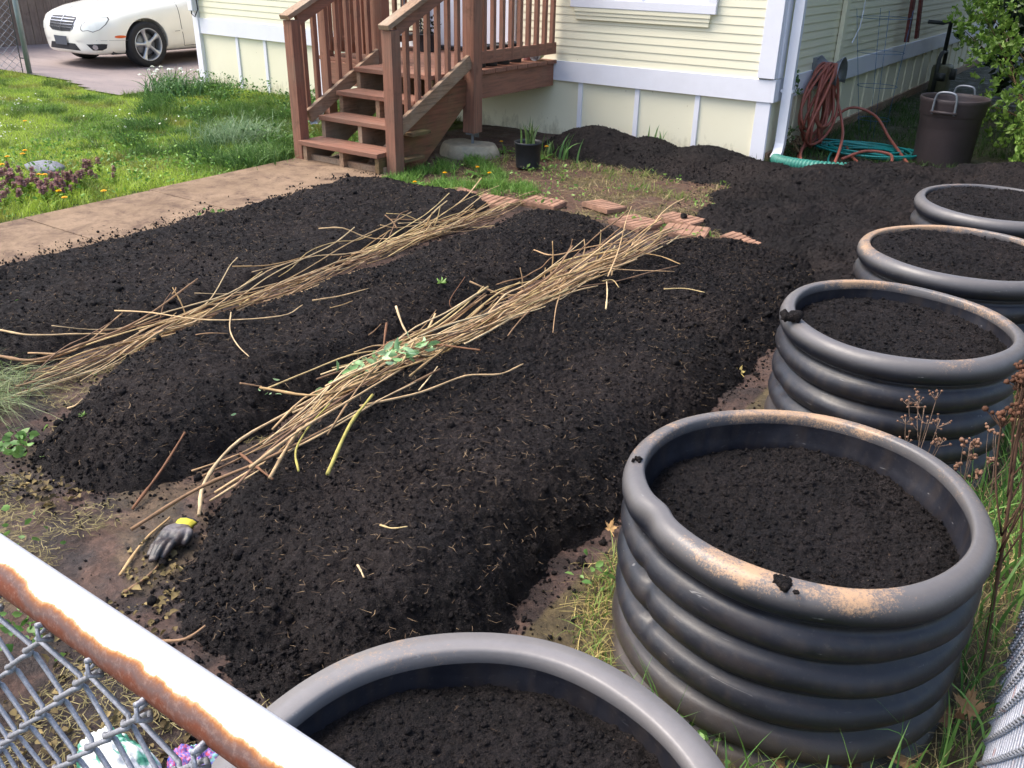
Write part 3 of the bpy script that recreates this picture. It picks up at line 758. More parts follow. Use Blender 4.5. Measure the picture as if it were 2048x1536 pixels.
# outer skirt board of the right side (mossy) 
mb = MB(); V = [(-4.618, 5.14, .0), (-4.618, 5.42, .0), (-4.618, 6.0, .42), (-4.618, 6.0, .60), (-4.618, 5.62, .60), (-4.618, 5.14, .24)]
V2 = [(x + .028, y, z) for x, y, z in V]; n = 6
mb.add(V + V2, [tuple(range(n))[::-1], tuple(range(n, 2 * n))] + [(i, (i + 1) % n, n + (i + 1) % n, n + i) for i in range(n)]); mb.build('side_board', mat_wood('stained_mossy_board', (1, .06, 1), (128, 84, 64), (84, 66, 48), (112, 100, 66), .6), porch)
mb = MB(); mb.box(-4.588, -4.50, 5.108, 5.34, .085, .11, .003); mb.build('tread_end', M['mosswood'], porch); MB().box(-4.588, -4.50, 5.20, 5.42, .265, .29, .003).build('tread_end', M['mosswood'], porch)
# deck boards
for i in range(9):
    y = 5.84 + i * .16
    if i == 0: MB().box(-5.42, -4.615, 5.835, 5.98, DKZ - .034, DKZ, .003).build('deck_board', wx, porch)
    else: MB().box(-6.28, -4.53, y - .002, y + .150, DKZ - .034, DKZ - .0005 * i, .004).build('deck_board', wx, porch)
# joists / rims
pbox('rim_joist', wy, -4.60, -4.56, 6.11, 7.268, .435, .628)
pbox('rim_joist', wx, -6.20, -5.54, 5.985, 6.025, .435, .628)
pbox('rim_joist', wx, -5.42, -4.63, 6.03, 6.07, .40, .628)
pbox('rim_joist', wy, -6.30, -6.26, 6.09, 7.268, .435, .628)
for x in (-6.05, -5.65, -5.25, -4.9): pbox('joist', M['oldwood'], x - .02, x + .02, 6.075, 7.265, .45, .628)
# handrails on the stairs: flat cap over an upright rail, sloped bottom rail
for sx, xa, y0 in ((-5.5, -5.5, 4.93), (-4.552, -4.552, 4.985)):
    zt = 1.065 if sx < -5 else 1.045; sl_ = .42
    MB().beam((sx, y0, zt), (sx, YP + .06, zt + sl_ * (YP + .06 - y0)), .10, .036, .005).build('handrail', M['oldwood'], porch)
    MB().beam((sx, y0 + .12, zt - .02), (sx, YP - .04, zt - .02 + sl_ * (YP - .16 - y0)), .036, .09, .003).build('upper_rail', wy, porch)
    MB().beam((sx, 5.10, .325), (sx, 5.985, .325 + .885 * .475), .038, .105, .004).build('lower_rail', M['oldwood'], porch)
    for i in range(7):
        y = 5.135 + i * .123; zb = .27 + (y - 5.10) * .475; zt2 = zt - .03 + sl_ * (y - y0)
        xo = sx - .037
        MB().box(xo - .018, xo + .018, y - .02, y + .02, zb, zt2, .003).build('baluster', wz, porch)
# deck rails
def deckrail(p0, p1, n, side):
    (xa, ya), (xb, yb) = p0, p1
    MB().beam((xa, ya, 1.66), (xb, yb, 1.66), .036, .09, .003).build('upper_rail', wx if xa != xb else wy, porch)
    MB().beam((xa, ya, 1.73), (xb, yb, 1.73), .12, .036, .003).build('handrail', wx if xa != xb else wy, porch)
    MB().beam((xa, ya, .762), (xb, yb, .762), .036, .098, .004).build('lower_rail', wx if xa != xb else wy, porch)
    for i in range(n):
        u = (i + .6) / n; x = xa + (xb - xa) * u + side[0] * .037; y = ya + (yb - ya) * u + side[1] * .037
        MB().box(x - .019, x + .019, y - .019, y + .019, .80 if side[0] > 0 else .72, 1.70, .003).build('baluster', wz, porch)
deckrail((-4.555, 6.10), (-4.555, 7.265), 9, (0, 0)); deckrail((-6.20, 6.03), (-5.53, 6.03), 5, (0, -1)); deckrail((-6.25, 6.08), (-6.25, 7.265), 8, (-1, 0))
# left downspout fixed to the porch corner
ds = spout([(-6.33, 7.2, 2.70), (-6.33, 6.2, 2.55), (-6.34, 6.10, 2.45)] + [(-6.335, 6.10, z) for z in (1.6, .8, .34, .29)] + [(-6.30, 6.03, .245), (-6.25, 5.91, .165), (-6.205, 5.80, .115)], .075, .055, 'downspout', porch)

# pier stone
bm = bmesh.new(); bmesh.ops.create_icosphere(bm, subdivisions=5, radius=1)
V = []
for i, v in enumerate(bm.verts):
    v.index = i; c = v.co; a = math.atan2(c.y, c.x)
    r = 1 + .10 * math.sin(2 * a + 1) + .06 * math.sin(3 * a) ; z = max(c.z, -.2); z = min(z, .55) if z > .55 else z
    k = .018 * (fbm(np.array([c.x * 3 + c.z]), np.array([c.y * 3 - c.z]), 401, 4)[0] - .5)
    V.append((-4.60 + c.x * .25 * r * (1 + k * 6), 6.02 + c.y * .20 * r * (1 + k * 6), -.02 + z * .20 + k))
Fc = [[v.index for v in f.verts] for f in bm.faces]; bm.free()
tag(meshobj('pier_stone', V, Fc, M['stone'], None, True, origin=(-4.6, 6.02, 0)), 'rounded concrete pier block carrying the porch corner post', 'pier block')

# things on the deck
def pot(c, r, h, name, label, cat, mat, group=None, taper=.82):
    root = empty(name, c, label, cat, group)
    pr = [(0, .004), (r * taper - .003, .004), (r * taper, 0), (r * taper, .006), (r * .97, h - .02), (r, h - .018), (r * 1.02, h), (r * .97, h), (r * .93, h - .02), (r * .8, .02 + h * .3)]
    MB().lathe(pr, c, 36).build('pot_body', mat, root, True); return root
for i, (y, r) in enumerate(((6.30, .075), (6.46, .08), (6.64, .085), (6.84, .07))):
    p = pot((-4.70, y, DKZ), r, .165, 'nursery_pot', ['black nursery pot behind the deck railing, nearest the corner post', 'second black nursery pot from the corner post on the deck',
        'widest black nursery pot on the deck behind the railing', 'narrowest black nursery pot on the deck, close to the tipped tub'][i], 'pot', M['blackp'], 'black pots on the deck')
    MB().lathe([(0, .11), (r * .85, .115)], (-4.70, y, DKZ), 20).build('soil', M['soil'], p)
root = empty('plastic_tub', (-4.62, 7.10, DKZ + .035), 'tipped white and green plastic tub on the deck edge by the wall', 'tub')
mb = MB(); ax = Vector((-.25, 1, 0)).normalized(); c0 = Vector((-4.60, 7.0, DKZ + .045)); u = Vector((0, 0, 1)); w = ax.cross(u)
def cyl_ring(s0, s1, r0, r1):
    V = [c0 + ax * s + (u * math.cos(a) + w * math.sin(a)) * r for s, r in ((s0, r0), (s1, r1)) for a in [2 * PI * k / 28 for k in range(28)]]
    return V, [(k, (k + 1) % 28, 28 + (k + 1) % 28, 28 + k) for k in range(28)]
mb.add(*cyl_ring(0, .05, .045, .043)); V, Fc = cyl_ring(0, .19, .041, .034); mb.add(V, Fc + [tuple(range(28, 56))]); mb.build('tub_body', M['pane'], root, True)
MB().add(*cyl_ring(.05, .17, .0435, .037)).build('tub_label', simple('green_label', (150, 176, 110), .5, .5, 40), root, True)
pot((-4.70, 7.05, DKZ), .05, .11, 'clay_pot', 'small dusky pink pot beside the tipped tub on the deck', 'pot', simple('pink_clay', (150, 104, 104), .7, .2, 20))
root = empty('plant_stand', (-6.12, 6.95, DKZ), 'dark metal plant stand holding black pots against the wall left of the door', 'plant stand')
mb = MB()
for x, y in ((-6.22, 6.85), (-5.98, 6.85), (-6.22, 7.08), (-5.98, 7.08)): mb.tube([(x, y, DKZ), (x, y, 1.5)], .007, 6)
for z in (.80, 1.12, 1.45): mb.box(-6.24, -5.96, 6.83, 7.10, z, z + .012, .002)
mb.build('stand_frame', M['metal'], root)
for i, (x, z) in enumerate(((-6.12, .813), (-6.10, 1.133))):
    MB().lathe([(0, 0), (.07, 0), (.09, .16), (.085, .16)], (x, 6.96, z), 24).build('stand_pot', M['blackp'], root, True)
root = pot((-5.82, 6.98, DKZ), .10, .16, 'dark_planter', 'dark planter with a wilted bushy plant left of the white door', 'planter', M['darkp'])
mb = MB()
for i in range(160):
    a = random.uniform(0, 2 * PI); q = random.uniform(0, .13); z = DKZ + .14 + random.uniform(0, .16); p = Vector((-5.82 + q * math.cos(a), 6.98 + q * math.sin(a), z)); s_ = .03
    dd = Vector((random.uniform(-1, 1), random.uniform(-1, 1), random.uniform(-.5, 1))).normalized() * s_; e_ = dd.orthogonal().normalized() * s_ * .4
    g_ = random.uniform(.5, 1.2); mb.add([p, p + dd * .5 + e_, p + dd, p + dd * .5 - e_], [(0, 1, 2, 3)], (.028 * g_, .035 * g_, .025 * g_))
mb.build('foliage', M['veg'], root, False, True)

# ------------------------------------------------------------------ chain link fences
def chainlink(parent, origin, du, width, z0, z1, wr=.0016, col=.0355, step=.0355, seed=0, sides=6, bulge=None, stp=4):
    """woven fabric: each wire a vertical zigzag, its bends hooked round the neighbours. du: unit vector along the fence"""
    du = Vector(du).normalized(); nrm = Vector((du.y, -du.x, 0)); O = Vector(origin); mb = MB()
    n = int(width / col); m_ = int((z1 - z0) / step)
    for i in range(n):
        P = []; x0 = i * col; ov = wr * 1.3
        for k in range(m_ + 1):
            right = ((k + i) % 2 == 0); zc = z1 - k * step
            xx = x0 + (col + ov if right else -ov); sgn = 1 if right else -1
            dpt = wr * 1.9
            pts = [(xx - sgn * .006, zc + .0045, -sgn * dpt * .9), (xx, zc + .001, -sgn * dpt * .2), (xx, zc - .001, sgn * dpt * .2), (xx - sgn * .006, zc - .0045, sgn * dpt * .9)]
            if k == 0: pts = [(xx - .002, zc + .016, -dpt * 2.2), (xx - .004, zc + .011, dpt), (xx + .003, zc + .004, dpt * 2.0), (xx + .005, zc - .001, 0), (xx - .004, zc - .004, -dpt)] if i % 2 == 0 else [(xx + .006, zc + .016, dpt * 1.5), (xx + .004, zc + .010, -dpt), (xx - .002, zc + .003, -dpt * 1.6), (xx - .004, zc - .003, dpt)]
            for a, b, c in pts:
                q = O + du * a + Vector((0, 0, b)) + nrm * c
                if bulge: q = q + nrm * bulge(a, b)
                P.append(q)
        mb.tube(P, wr, sides)
    return mb.build('chain_link_mesh', M['galv'], parent, True)

RY, RZ = .275, 1.040
f1 = empty('chain_link_fence', (-.6, RY, 0), 'chain link fence in front with a white top rail that is rusting underneath', 'fence')
mb = MB(); mb.tube([(x, 0, 0) for x in np.linspace(-1.3, 1.3, 60)], .021, 40)
rl = mb.build('top_rail', M['rail'], None, True); rl.location = (0, 0, RZ); rl.parent = f1; rl.location = (.25, 0, RZ)
chainlink(f1, (-1.18, RY - .024, 0), (1, 0, 0), 1.9, .04, 1.022, .0024, bulge=lambda a, b: .004 * math.sin(a * 19) + .003 * math.sin(b * 23))
for x in (-1.9,):
    MB().tube([(x, RY, 0), (x, RY, 1.1)], .024, 20).build('post', M['galv'], f1, True)
MB().tube([(-1.9, RY, RZ), (-1.36, RY, RZ)], .021, 24).build('rail_end', M['white'], f1, True)
f2 = empty('chain_link_fence', (.10, 2.0, 0), 'bright galvanised chain link fence seen edge-on beside the dented planter', 'fence')
chainlink(f2, (.092, .34, 0), (0, 1, 0), 5.2, .012, 1.03, .0024, sides=5, bulge=lambda a, b: .010 * math.sin(a * 3.1 + b * 2) - .02 * max(0, .35 - b) )
MB().tube([(.12, .3, RZ), (.12, 7.4, RZ)], .021, 20).build('top_rail', M['galv'], f2, True)
for y in (.62, 3.4, 6.4): MB().tube([(.125, y, -.05), (.125, y, 1.08)], .024, 18).build('post', M['galv'], f2, True)
# far left fence : a post and a weathered mesh
f3 = empty('chain_link_fence', (-11.92, 6.3, 0), 'old chain link fence with a leaning grey post beside the driveway', 'fence')
MB().tube([(-11.93, 6.33, -.05), (-11.86, 6.3, 1.45)], .032, 18).build('post', simple('green_grey_post', (136, 146, 146), .5, .12, 12, .3), f3, True)
mb = MB(); mb.tube([(-11.98, 6.27, .02), (-11.95, 6.27, 1.4)], .006, 6); mb.tube([(-11.98, 6.27, .2), (-11.9, 6.31, .2)], .008, 6); mb.build('tension_bar', M['pipe'], f3)
chainlink(f3, (-11.97, 6.26, 0), (-.35, -1, 0), 1.5, .03, 1.38, .0028, .045, .045, sides=4)
MB().tube([(-11.9, 6.3, 1.4), (-12.5, 4.75, 1.4)], .021, 12).build('top_rail', M['galv'], f3, True)

# board fence behind the car
f4 = empty('board_fence', (-16.3, 10, 0), 'weathered grey-brown board fence with a horizontal rail behind the car', 'fence')
mb = MB(); y = 5.0
while y < 24:
    w = .14; mb.box(-16.42 - random.uniform(0, .01), -16.395, y, y + w - .008, -.2, 2.0 + random.uniform(-.02, .02), .003); y += w
mb.build('board', M['fencewood'], f4)
for z in (.78, 1.75): MB().box(-16.39, -16.33, 5, 24, z, z + .13, .004).build('fence_rail', M['fencewood'], f4)
for yy in (5.0, 7.5, 10.0, 12.5, 15): MB().box(-16.50, -16.43, yy, yy + .09, 0, 1.9, .004).build('post', M['fencewood'], f4)

# ------------------------------------------------------------------ car
def build_car():
    X0, Y0 = -13.14, 7.56          # centre line, front end
    car = empty('parked_car', (X0, Y0 + 2.2, 0.0), 'cream white saloon car parked on the driveway with silver five-spoke wheels', 'car')
    # stations: s, half width low, half width belt, z bottom, z belt, z top centre, half width at top
    S = [(0.00, .30, .36, .235, .46, .52, .28), (.03, .46, .50, .20, .52, .60, .40), (.08, .57, .59, .188, .58, .67, .50), (.14, .66, .67, .18, .62, .725, .55), (.24, .735, .74, .178, .65, .765, .58),
         (.45, .825, .828, .175, .71, .815, .64), (.80, .858, .860, .18, .775, .865, .70), (1.15, .862, .865, .18, .825, .905, .72), (1.45, .862, .865, .18, .855, .94, .72),
         (1.80, .862, .862, .18, .875, 1.14, .64), (2.15, .862, .860, .18, .89, 1.33, .58), (2.6, .862, .86, .18, .90, 1.41, .56), (3.1, .862, .86, .18, .905, 1.40, .56),
         (3.5, .86, .855, .18, .91, 1.29, .56), (3.85, .85, .84, .19, .92, 1.08, .62), (4.15, .83, .82, .21, .91, .98, .66), (4.38, .77, .76, .25, .86, .93, .60), (4.46, .64, .64, .30, .78, .84, .50)]
    ss = np.array([a[0] for a in S]); A = np.array([a[1:] for a in S])
    st = np.unique(np.concatenate([np.linspace(0, .3, 16), np.linspace(.3, 4.46, 66)]))
    def sec(s):
        wl, wb, zb, zt, zc, wt = [np.interp(s, ss, A[:, i]) for i in range(6)]
        P = [(0, zb), (wl * .55, zb), (wl * .90, zb + .012), (wl * .985, zb + .06), (wl * 1.0, zb + .16), (wb * 1.012, zb + (zt - zb) * .55), (wb * 1.008, zt - .07), (wb * .985, zt - .015)]
        cab = zc - zt
        P += [(wb * .955, zt + .012), (wt + (wb - wt) * .62, zt + cab * .22), (wt + (wb - wt) * .30, zt + cab * .55), (wt + .0, zt + cab * .82), (wt * .80, zt + cab * .94), (wt * .45, zc - .004), (0, zc)]
        # resample smoothly
        q = np.array(P); d = np.r_[0, np.cumsum(np.hypot(*np.diff(q, axis=0).T))]; u = np.linspace(0, d[-1], 34)
        x = np.interp(u, d, q[:, 0]); z = np.interp(u, d, q[:, 1])
        for _ in range(2):
            x[1:-1] = .25 * x[:-2] + .5 * x[1:-1] + .25 * x[2:]; z[1:-1] = .25 * z[:-2] + .5 * z[1:-1] + .25 * z[2:]
        return x, z
    V = []; n = 34
    for s in st:
        x, z = sec(s)
        full_x = np.r_[x, -x[-2:0:-1]]; full_z = np.r_[z, z[-2:0:-1]]
        V.append(np.c_[X0 + full_x, np.full(len(full_x), Y0 + s), full_z])
    m_ = len(V[0]); V = np.concatenate(V); Fc = []
    for i in range(len(st) - 1):
        for k in range(m_): Fc.append((i * m_ + k, (i + 1) * m_ + k, (i + 1) * m_ + (k + 1) % m_, i * m_ + (k + 1) % m_))
    Fc.append(tuple(range(m_))); Fc.append(tuple((len(st) - 1) * m_ + k for k in range(m_))[::-1])
    body = meshobj('body', V, Fc, M['carp'], car, True)
    WH = [(.80, 1), (.80, -1), (3.515, 1), (3.515, -1)]
    cut = []
    for s, sd in WH:
        bm = bmesh.new(); bmesh.ops.create_cone(bm, cap_ends=True, segments=48, radius1=.345, radius2=.345, depth=.42)
        bm.transform(Matrix.Translation((X0 + sd * .78, Y0 + s, .325)) @ Matrix.Rotation(PI / 2, 4, 'Y'))
        me = bpy.data.meshes.new('c'); bm.to_mesh(me); bm.free(); o = bpy.data.objects.new('c', me); COL.objects.link(o); cut.append(o)
        md = body.modifiers.new('b', 'BOOLEAN'); md.object = o; md.operation = 'DIFFERENCE'; md.solver = 'EXACT'
    bpy.context.view_layer.update()
    dg = bpy.context.evaluated_depsgraph_get(); me = bpy.data.meshes.new_from_object(body.evaluated_get(dg))
    body.modifiers.clear(); body.data = me
    for o in cut: bpy.data.objects.remove(o)
    autosmooth(body, 32)
    bvh = BVHTree.FromPolygons([Vector(v) for v in V], [f for f in Fc])
    def patch(name, outline, mat, view, off=.004, n=14, parent=car, thick=.0):
        """outline in (u, z) around the body; view 'f' uses x and rays +y, 's' uses y and rays -x, 'd' looks diagonally at the near corner"""
        bm = bmesh.new(); vs = [bm.verts.new((u, z, 0)) for u, z in outline]; f = bm.faces.new(vs)
        bmesh.ops.triangulate(bm, faces=[f]); 
        for _ in range(3): bmesh.ops.subdivide_edges(bm, edges=[e for e in bm.edges if e.calc_length() > .035], cuts=1, use_grid_fill=False); bmesh.ops.triangulate(bm, faces=bm.faces[:])
        ok = True; bm.verts.ensure_lookup_table(); P = []
        D = {'f': Vector((0, 1, 0)), 's': Vector((-1, 0, 0)), 'd': Vector((-.62, .785, 0))}[view]
        for v in bm.verts:
            u, z = v.co.x, v.co.y
            if view == 'f': o_ = Vector((X0 + u, Y0 - 1, z))
            elif view == 's': o_ = Vector((X0 + 2, Y0 + u, z))
            else: o_ = Vector((X0 + .70, Y0 + .12, z)) + Vector((.785, .62, 0)) * u - D * 1.5
            h, nn, _, _ = bvh.ray_cast(o_, D)
            if h is None: h = o_ + D * 1.4; nn = -D
            if nn.dot(D) > 0: nn = -nn
            P.append(h + nn * off)
        bm.verts.index_update(); Fo = [[v.index for v in f.verts] for f in bm.faces]; bm.free()
        return meshobj(name, P, Fo, mat, parent, True)
    # grille with slats
    g = [(-.27, .535), (-.21, .508), (0, .498), (.21, .508), (.27, .535), (.31, .655), (.29, .68), (0, .69), (-.29, .68), (-.31, .655)]
    gr = patch('grille', g, M['darkp'], 'f', .006)
    b = [(x * 1.08, .594 + (z - .594) * 1.13) for x, z in g]; patch('grille_surround', b, M['chrome'], 'f', .003)
    for z in (.540, .578, .616, .654): patch('slat', [(-.29, z - .0055), (.29, z - .0055), (.29, z + .0055), (-.29, z + .0055)], M['chrome'], 'f', .013, parent=gr)
    patch('slat', [(-.008, .503), (.008, .503), (.008, .685), (-.008, .685)], M['chrome'], 'f', .016, parent=gr)
    patch('plate_holder', [(-.17, .305), (.12, .305), (.14, .425), (-.19, .425)], simple('plate_grey', (74, 80, 90), .5, .05, 9), 'f', .020)
    patch('air_intake', [(-.38, .245), (.38, .245), (.30, .335), (-.30, .335)], M['darkp'], 'f', .005)
    def ell(cx, cz, rx, rz, n=22, rot=0): return [(cx + rx * math.cos(a) * math.cos(rot) - rz * math.sin(a) * math.sin(rot), cz + rx * math.cos(a) * math.sin(rot) + rz * math.sin(a) * math.cos(rot)) for a in [2 * PI * k / n for k in range(n)]]
    for nm, k, mt, of in (('headlight', 1.09, simple('lamp_edge', (92, 90, 84), .4, .1, 20), .002), ('headlight', 1.0, M['lens'], .0045)):
        peanut = [(-.245, .535), (-.215, .512), (-.14, .525), (-.07, .505), (.02, .535), (.10, .60), (.135, .66), (.115, .69), (.04, .685), (-.05, .645), (-.09, .625), (-.165, .63), (-.225, .59)]
        cx_ = -.05; cz_ = .60; patch(nm if of > .003 else 'headlight_trim', [(cx_ + (u - cx_) * k, cz_ + (z - cz_) * k) for u, z in peanut], mt, 'd', of)
    patch('headlight', [(-.78, .50), (-.62, .49), (-.45, .50), (-.45, .58), (-.6, .62), (-.78, .60)], M['lens'], 'f', .004)
    fg = patch('fog_light_recess', [(-.20, .335), (.02, .345), (.09, .34), (.07, .285), (.01, .258), (-.12, .255)], M['darkp'], 'd', .004)
    patch('fog_light', ell(-.075, .298, .04, .034), M['chrome'], 'd', .010, parent=fg)
    patch('side_marker', ell(.40, .435, .075, .019), M['amber'], 's', .006)
    patch('bumper_seam', [(.12, .388), (.53, .383), (.53, .387), (.12, .392)], M['metal'], 's', .002)
    patch('door_seam', [(1.375, .86), (1.385, .86), (1.40, .55), (1.44, .26), (1.432, .26), (1.39, .55)], M['darkp'], 's', .002)
    patch('sill_line', [(1.44, .252), (2.9, .255), (2.9, .262), (1.44, .260)], M['darkp'], 's', .002)
    patch('side_moulding', [(1.235, .455), (2.85, .465), (2.85, .500), (1.235, .488), (1.21, .47)], M['carp'], 's', .010)
    patch('side_vent', [(1.27, .468), (1.36, .47), (1.36, .476), (1.27, .474)], M['darkp'], 's', .013)
    patch('side_window', [(1.72, .93), (2.95, .95), (2.9, 1.2), (2.75, 1.28), (2.15, 1.27)], M['glass'], 's', .004)
    # windscreen projected from the front
    patch('windscreen', [(-.60, .98), (.60, .98), (.52, 1.28), (-.52, 1.28)], M['glass'], 'f', .004)
    mr = MB(); mr.ball((X0 + .98, Y0 + 1.80, .93), .10, 3, 0, (1.0, .75, .62)); mr.beam((X0 + .84, Y0 + 1.80, .88), (X0 + .93, Y0 + 1.80, .89), .06, .03); mr.build('door_mirror', M['carp'], car, True)
    # small ornament on the bonnet: a ring with three rays
    mb = MB(); c_ = Vector((X0, Y0 + .22, .80)); R_ = .026
    mb.tube([c_ + Vector((R_ * math.cos(a), 0, R_ * math.sin(a))) for a in np.linspace(0, 2 * PI, 21)], .0022, 6)
    for a in (PI / 2, PI / 2 + 2 * PI / 3, PI / 2 + 4 * PI / 3): mb.tube([c_, c_ + Vector((R_ * math.cos(a), 0, R_ * math.sin(a)))], [.003, .0012], 6)
    mb.tube([c_ - Vector((0, 0, .045)), c_ - Vector((0, 0, R_))], .003, 6); mb.build('ornament', M['chrome'], car, True)
    for s, sd in WH:
        c = Vector((X0 + sd * .775, Y0 + s, .31)); R = .312
        mb = MB(); tp = [(-.10, .225), (-.10, .285), (-.085, R - .004), (-.06, R), (.06, R), (.085, R - .004), (.098, .29), (.10, .250), (.094, .222)]
        def lathex(prof, seg=56):
            V = [c + Vector((sd * a, r * math.cos(t_), r * math.sin(t_))) for a, r in prof for t_ in [2 * PI * k / seg for k in range(seg)]]
            return V, [(i * seg + k, i * seg + (k + 1) % seg, (i + 1) * seg + (k + 1) % seg, (i + 1) * seg + k) for i in range(len(prof) - 1) for k in range(seg)]
        mb.add(*lathex(tp)); wh = mb.build('wheel', M['rubber'], car, True)
        mb = MB(); mb.add(*lathex([(.095, .226), (.100, .222), (.094, .212), (.06, .205), (-.08, .20)]))
        mb.add(*lathex([(.085, .0001), (.090, .03), (.080, .058), (.06, .06)]))
        for k in range(5):
            a0 = PI / 2 + .25 + k * 2 * PI / 5
            d_ = Vector((0, math.cos(a0), math.sin(a0))); tt = Vector((0, -math.sin(a0), math.cos(a0))); V = []
            for r_, w_, x_ in ((.03, .028, .082), (.08, .024, .080), (.14, .026, .078), (.185, .036, .082), (.212, .055, .088)):
                for ww, xx in ((-1, -.022), (-.75, 0), (0, .006), (.75, 0), (1, -.022)): V.append(c + d_ * r_ + tt * w_ * ww + Vector((sd * (x_ + xx), 0, 0)))
            mb.add(V, [(i * 5 + j, i * 5 + j + 1, (i + 1) * 5 + j + 1, (i + 1) * 5 + j) for i in range(4) for j in range(4)])
        mb.build('rim', M['rim'], wh, True)
        MB().add(*lathex([(.02, .001), (.02, .15), (.0, .155)])).build('brake_disc', M['metal'], wh, True)
        MB().add(*lathex([(-.02, .0001), (-.02, .21)])).build('wheel_back', M['darkp'], wh, True)
    MB().box(X0 - .72, X0 + .72, Y0 + .3, Y0 + 4.1, .19, .42).build('underbody', M['darkp'], car)
    patch('rear_lamp', [(4.25, .72), (4.36, .72), (4.34, .86), (4.2, .86)], M['amber'], 's', .005)
    car.location.z = -.10
build_car()

# ------------------------------------------------------------------ side yard things
# hose hanger and red hose
hh = empty('hose_hanger', (-2.42, 8.30, .66), 'grey curved hose hanger on the shaded side wall', 'hose hanger')
mb = MB(); V = []
for i, xo in enumerate((-.06, .0, .07, .14)):
    for k in range(17):
        a = -PI * .15 + k / 16 * PI * 1.3; r = .12 if i else .15
        r = (.15, .105, .10, .15)[i]; V.append((-2.47 + .08 + xo, 8.30 + r * math.cos(a), .62 + r * math.sin(a) * 1.05))
mb.add(V, [(i * 17 + k, i * 17 + k + 1, (i + 1) * 17 + k + 1, (i + 1) * 17 + k) for i in range(3) for k in range(16)])
o = mb.build('hanger_plate', M['metal'], hh, True); md = o.modifiers.new('s', 'SOLIDIFY'); md.thickness = .008
MB().box(-2.492, -2.45, 8.2, 8.4, .52, .76, .004).build('bracket', M['metal'], hh)
mb = MB(); rr = random.Random(5)
def spl(P, n=10):
    P = [Vector(p) for p in P]; Q = [P[0] * 2 - P[1]] + P + [P[-1] * 2 - P[-2]]; o = []
    for i in range(1, len(Q) - 2):
        for k in range(n):
            t_ = k / n; a, b, c, d = Q[i - 1], Q[i], Q[i + 1], Q[i + 2]
            o.append(.5 * ((2 * b) + (c - a) * t_ + (2 * a - 5 * b + 4 * c - d) * t_ * t_ + (3 * b - 3 * c + d - a) * t_ ** 3))
    return o + [P[-1]]
for i in range(11):
    w = rr.uniform(.10, .30); zb = rr.uniform(.02, .22); x = -2.40 + i * .012; yc = 8.05 + rr.uniform(-.05, .1); sh = rr.uniform(-.12, .05)
    pts = []
    for k in range(25):
        a = k / 24 * 2 * PI; zz = (.72 + zb) / 2 + (.72 - zb) / 2 * math.cos(a); ww = w * math.sin(a) * (1 + .35 * math.cos(a + PI))
        f_ = (zz - zb) / (.72 - zb); pts.append((x + .03 * math.sin(a * 2 + i), (8.24 * f_ + (yc + sh) * (1 - f_)) + ww, zz))
    mb.tube(spl(pts, 3), .0125, 8, False)
for P in ([(-2.36, 8.28, .62), (-2.30, 8.50, .38), (-2.15, 8.25, .20), (-2.02, 7.80, .14), (-1.93, 7.35, .06), (-1.92, 7.2, .03)],
          [(-2.36, 8.3, .12), (-2.25, 8.7, .30), (-2.02, 8.75, .26), (-1.78, 8.45, .12), (-1.52, 8.0, .03), (-1.46, 7.9, .01)],
          [(-2.36, 7.95, .12), (-2.27, 7.55, .06), (-2.12, 7.2, .03), (-2.05, 7.1, .02)],
          [(-2.38, 8.1, .08), (-2.3, 7.6, .03), (-2.15, 7.32, .03), (-1.98, 7.05, .04)],
          [(-2.15, 8.45, .02), (-1.95, 7.95, .02), (-1.80, 7.65, .03), (-1.70, 7.55, .02)],
          [(-1.98, 7.75, .03), (-1.85, 7.95, .08), (-1.66, 8.0, .07), (-1.58, 7.75, .03)]):
    mb.tube(spl(P), .0125, 8)
tag(mb.build('garden_hose', M['hose'], None, True, origin=(-2.3, 8.1, 0)), 'faded red garden hose looped over the grey hanger and trailing on the ground', 'hose')
mb = MB()
for i in range(9):
    r = .20 + .022 * i; P = [(-1.92 + r * 1.25 * math.cos(a) + .01 * math.sin(3 * a + i), 8.22 + r * .8 * math.sin(a), .03 + .012 * (i % 3) + .01 * math.sin(2 * a + i)) for a in np.linspace(0, 2 * PI, 40)]
    mb.tube(P, .0085, 6, False)
mb.tube(spl([(-2.15, 8.1, .03), (-2.1, 7.8, .03), (-2.0, 7.45, .03), (-1.9, 7.3, .04), (-1.86, 7.5, .03)]), .0085, 6)
tag(mb.build('coiled_hose', M['teal'], None, True, origin=(-1.92, 8.22, 0)), 'teal garden hose coiled on the ground beside the house', 'hose')
# corrugated green drain pipe
P = spl([(-2.39, 7.27, .055), (-2.28, 7.12, .07), (-2.1, 7.02, .085), (-1.9, 6.97, .10), (-1.72, 7.0, .11), (-1.63, 7.03, .115)], 40)
R = [(.043 + .006 * (1 if (i % 6) < 4 else -1)) * (1 if i > 12 else .85) for i in range(len(P))]
tag(MB().tube(P, R, 18).build('drain_pipe', M['drain'], None, True, origin=(-2.0, 7.05, 0)), 'green corrugated drain pipe running from the corner downspout into the compost', 'drain pipe')
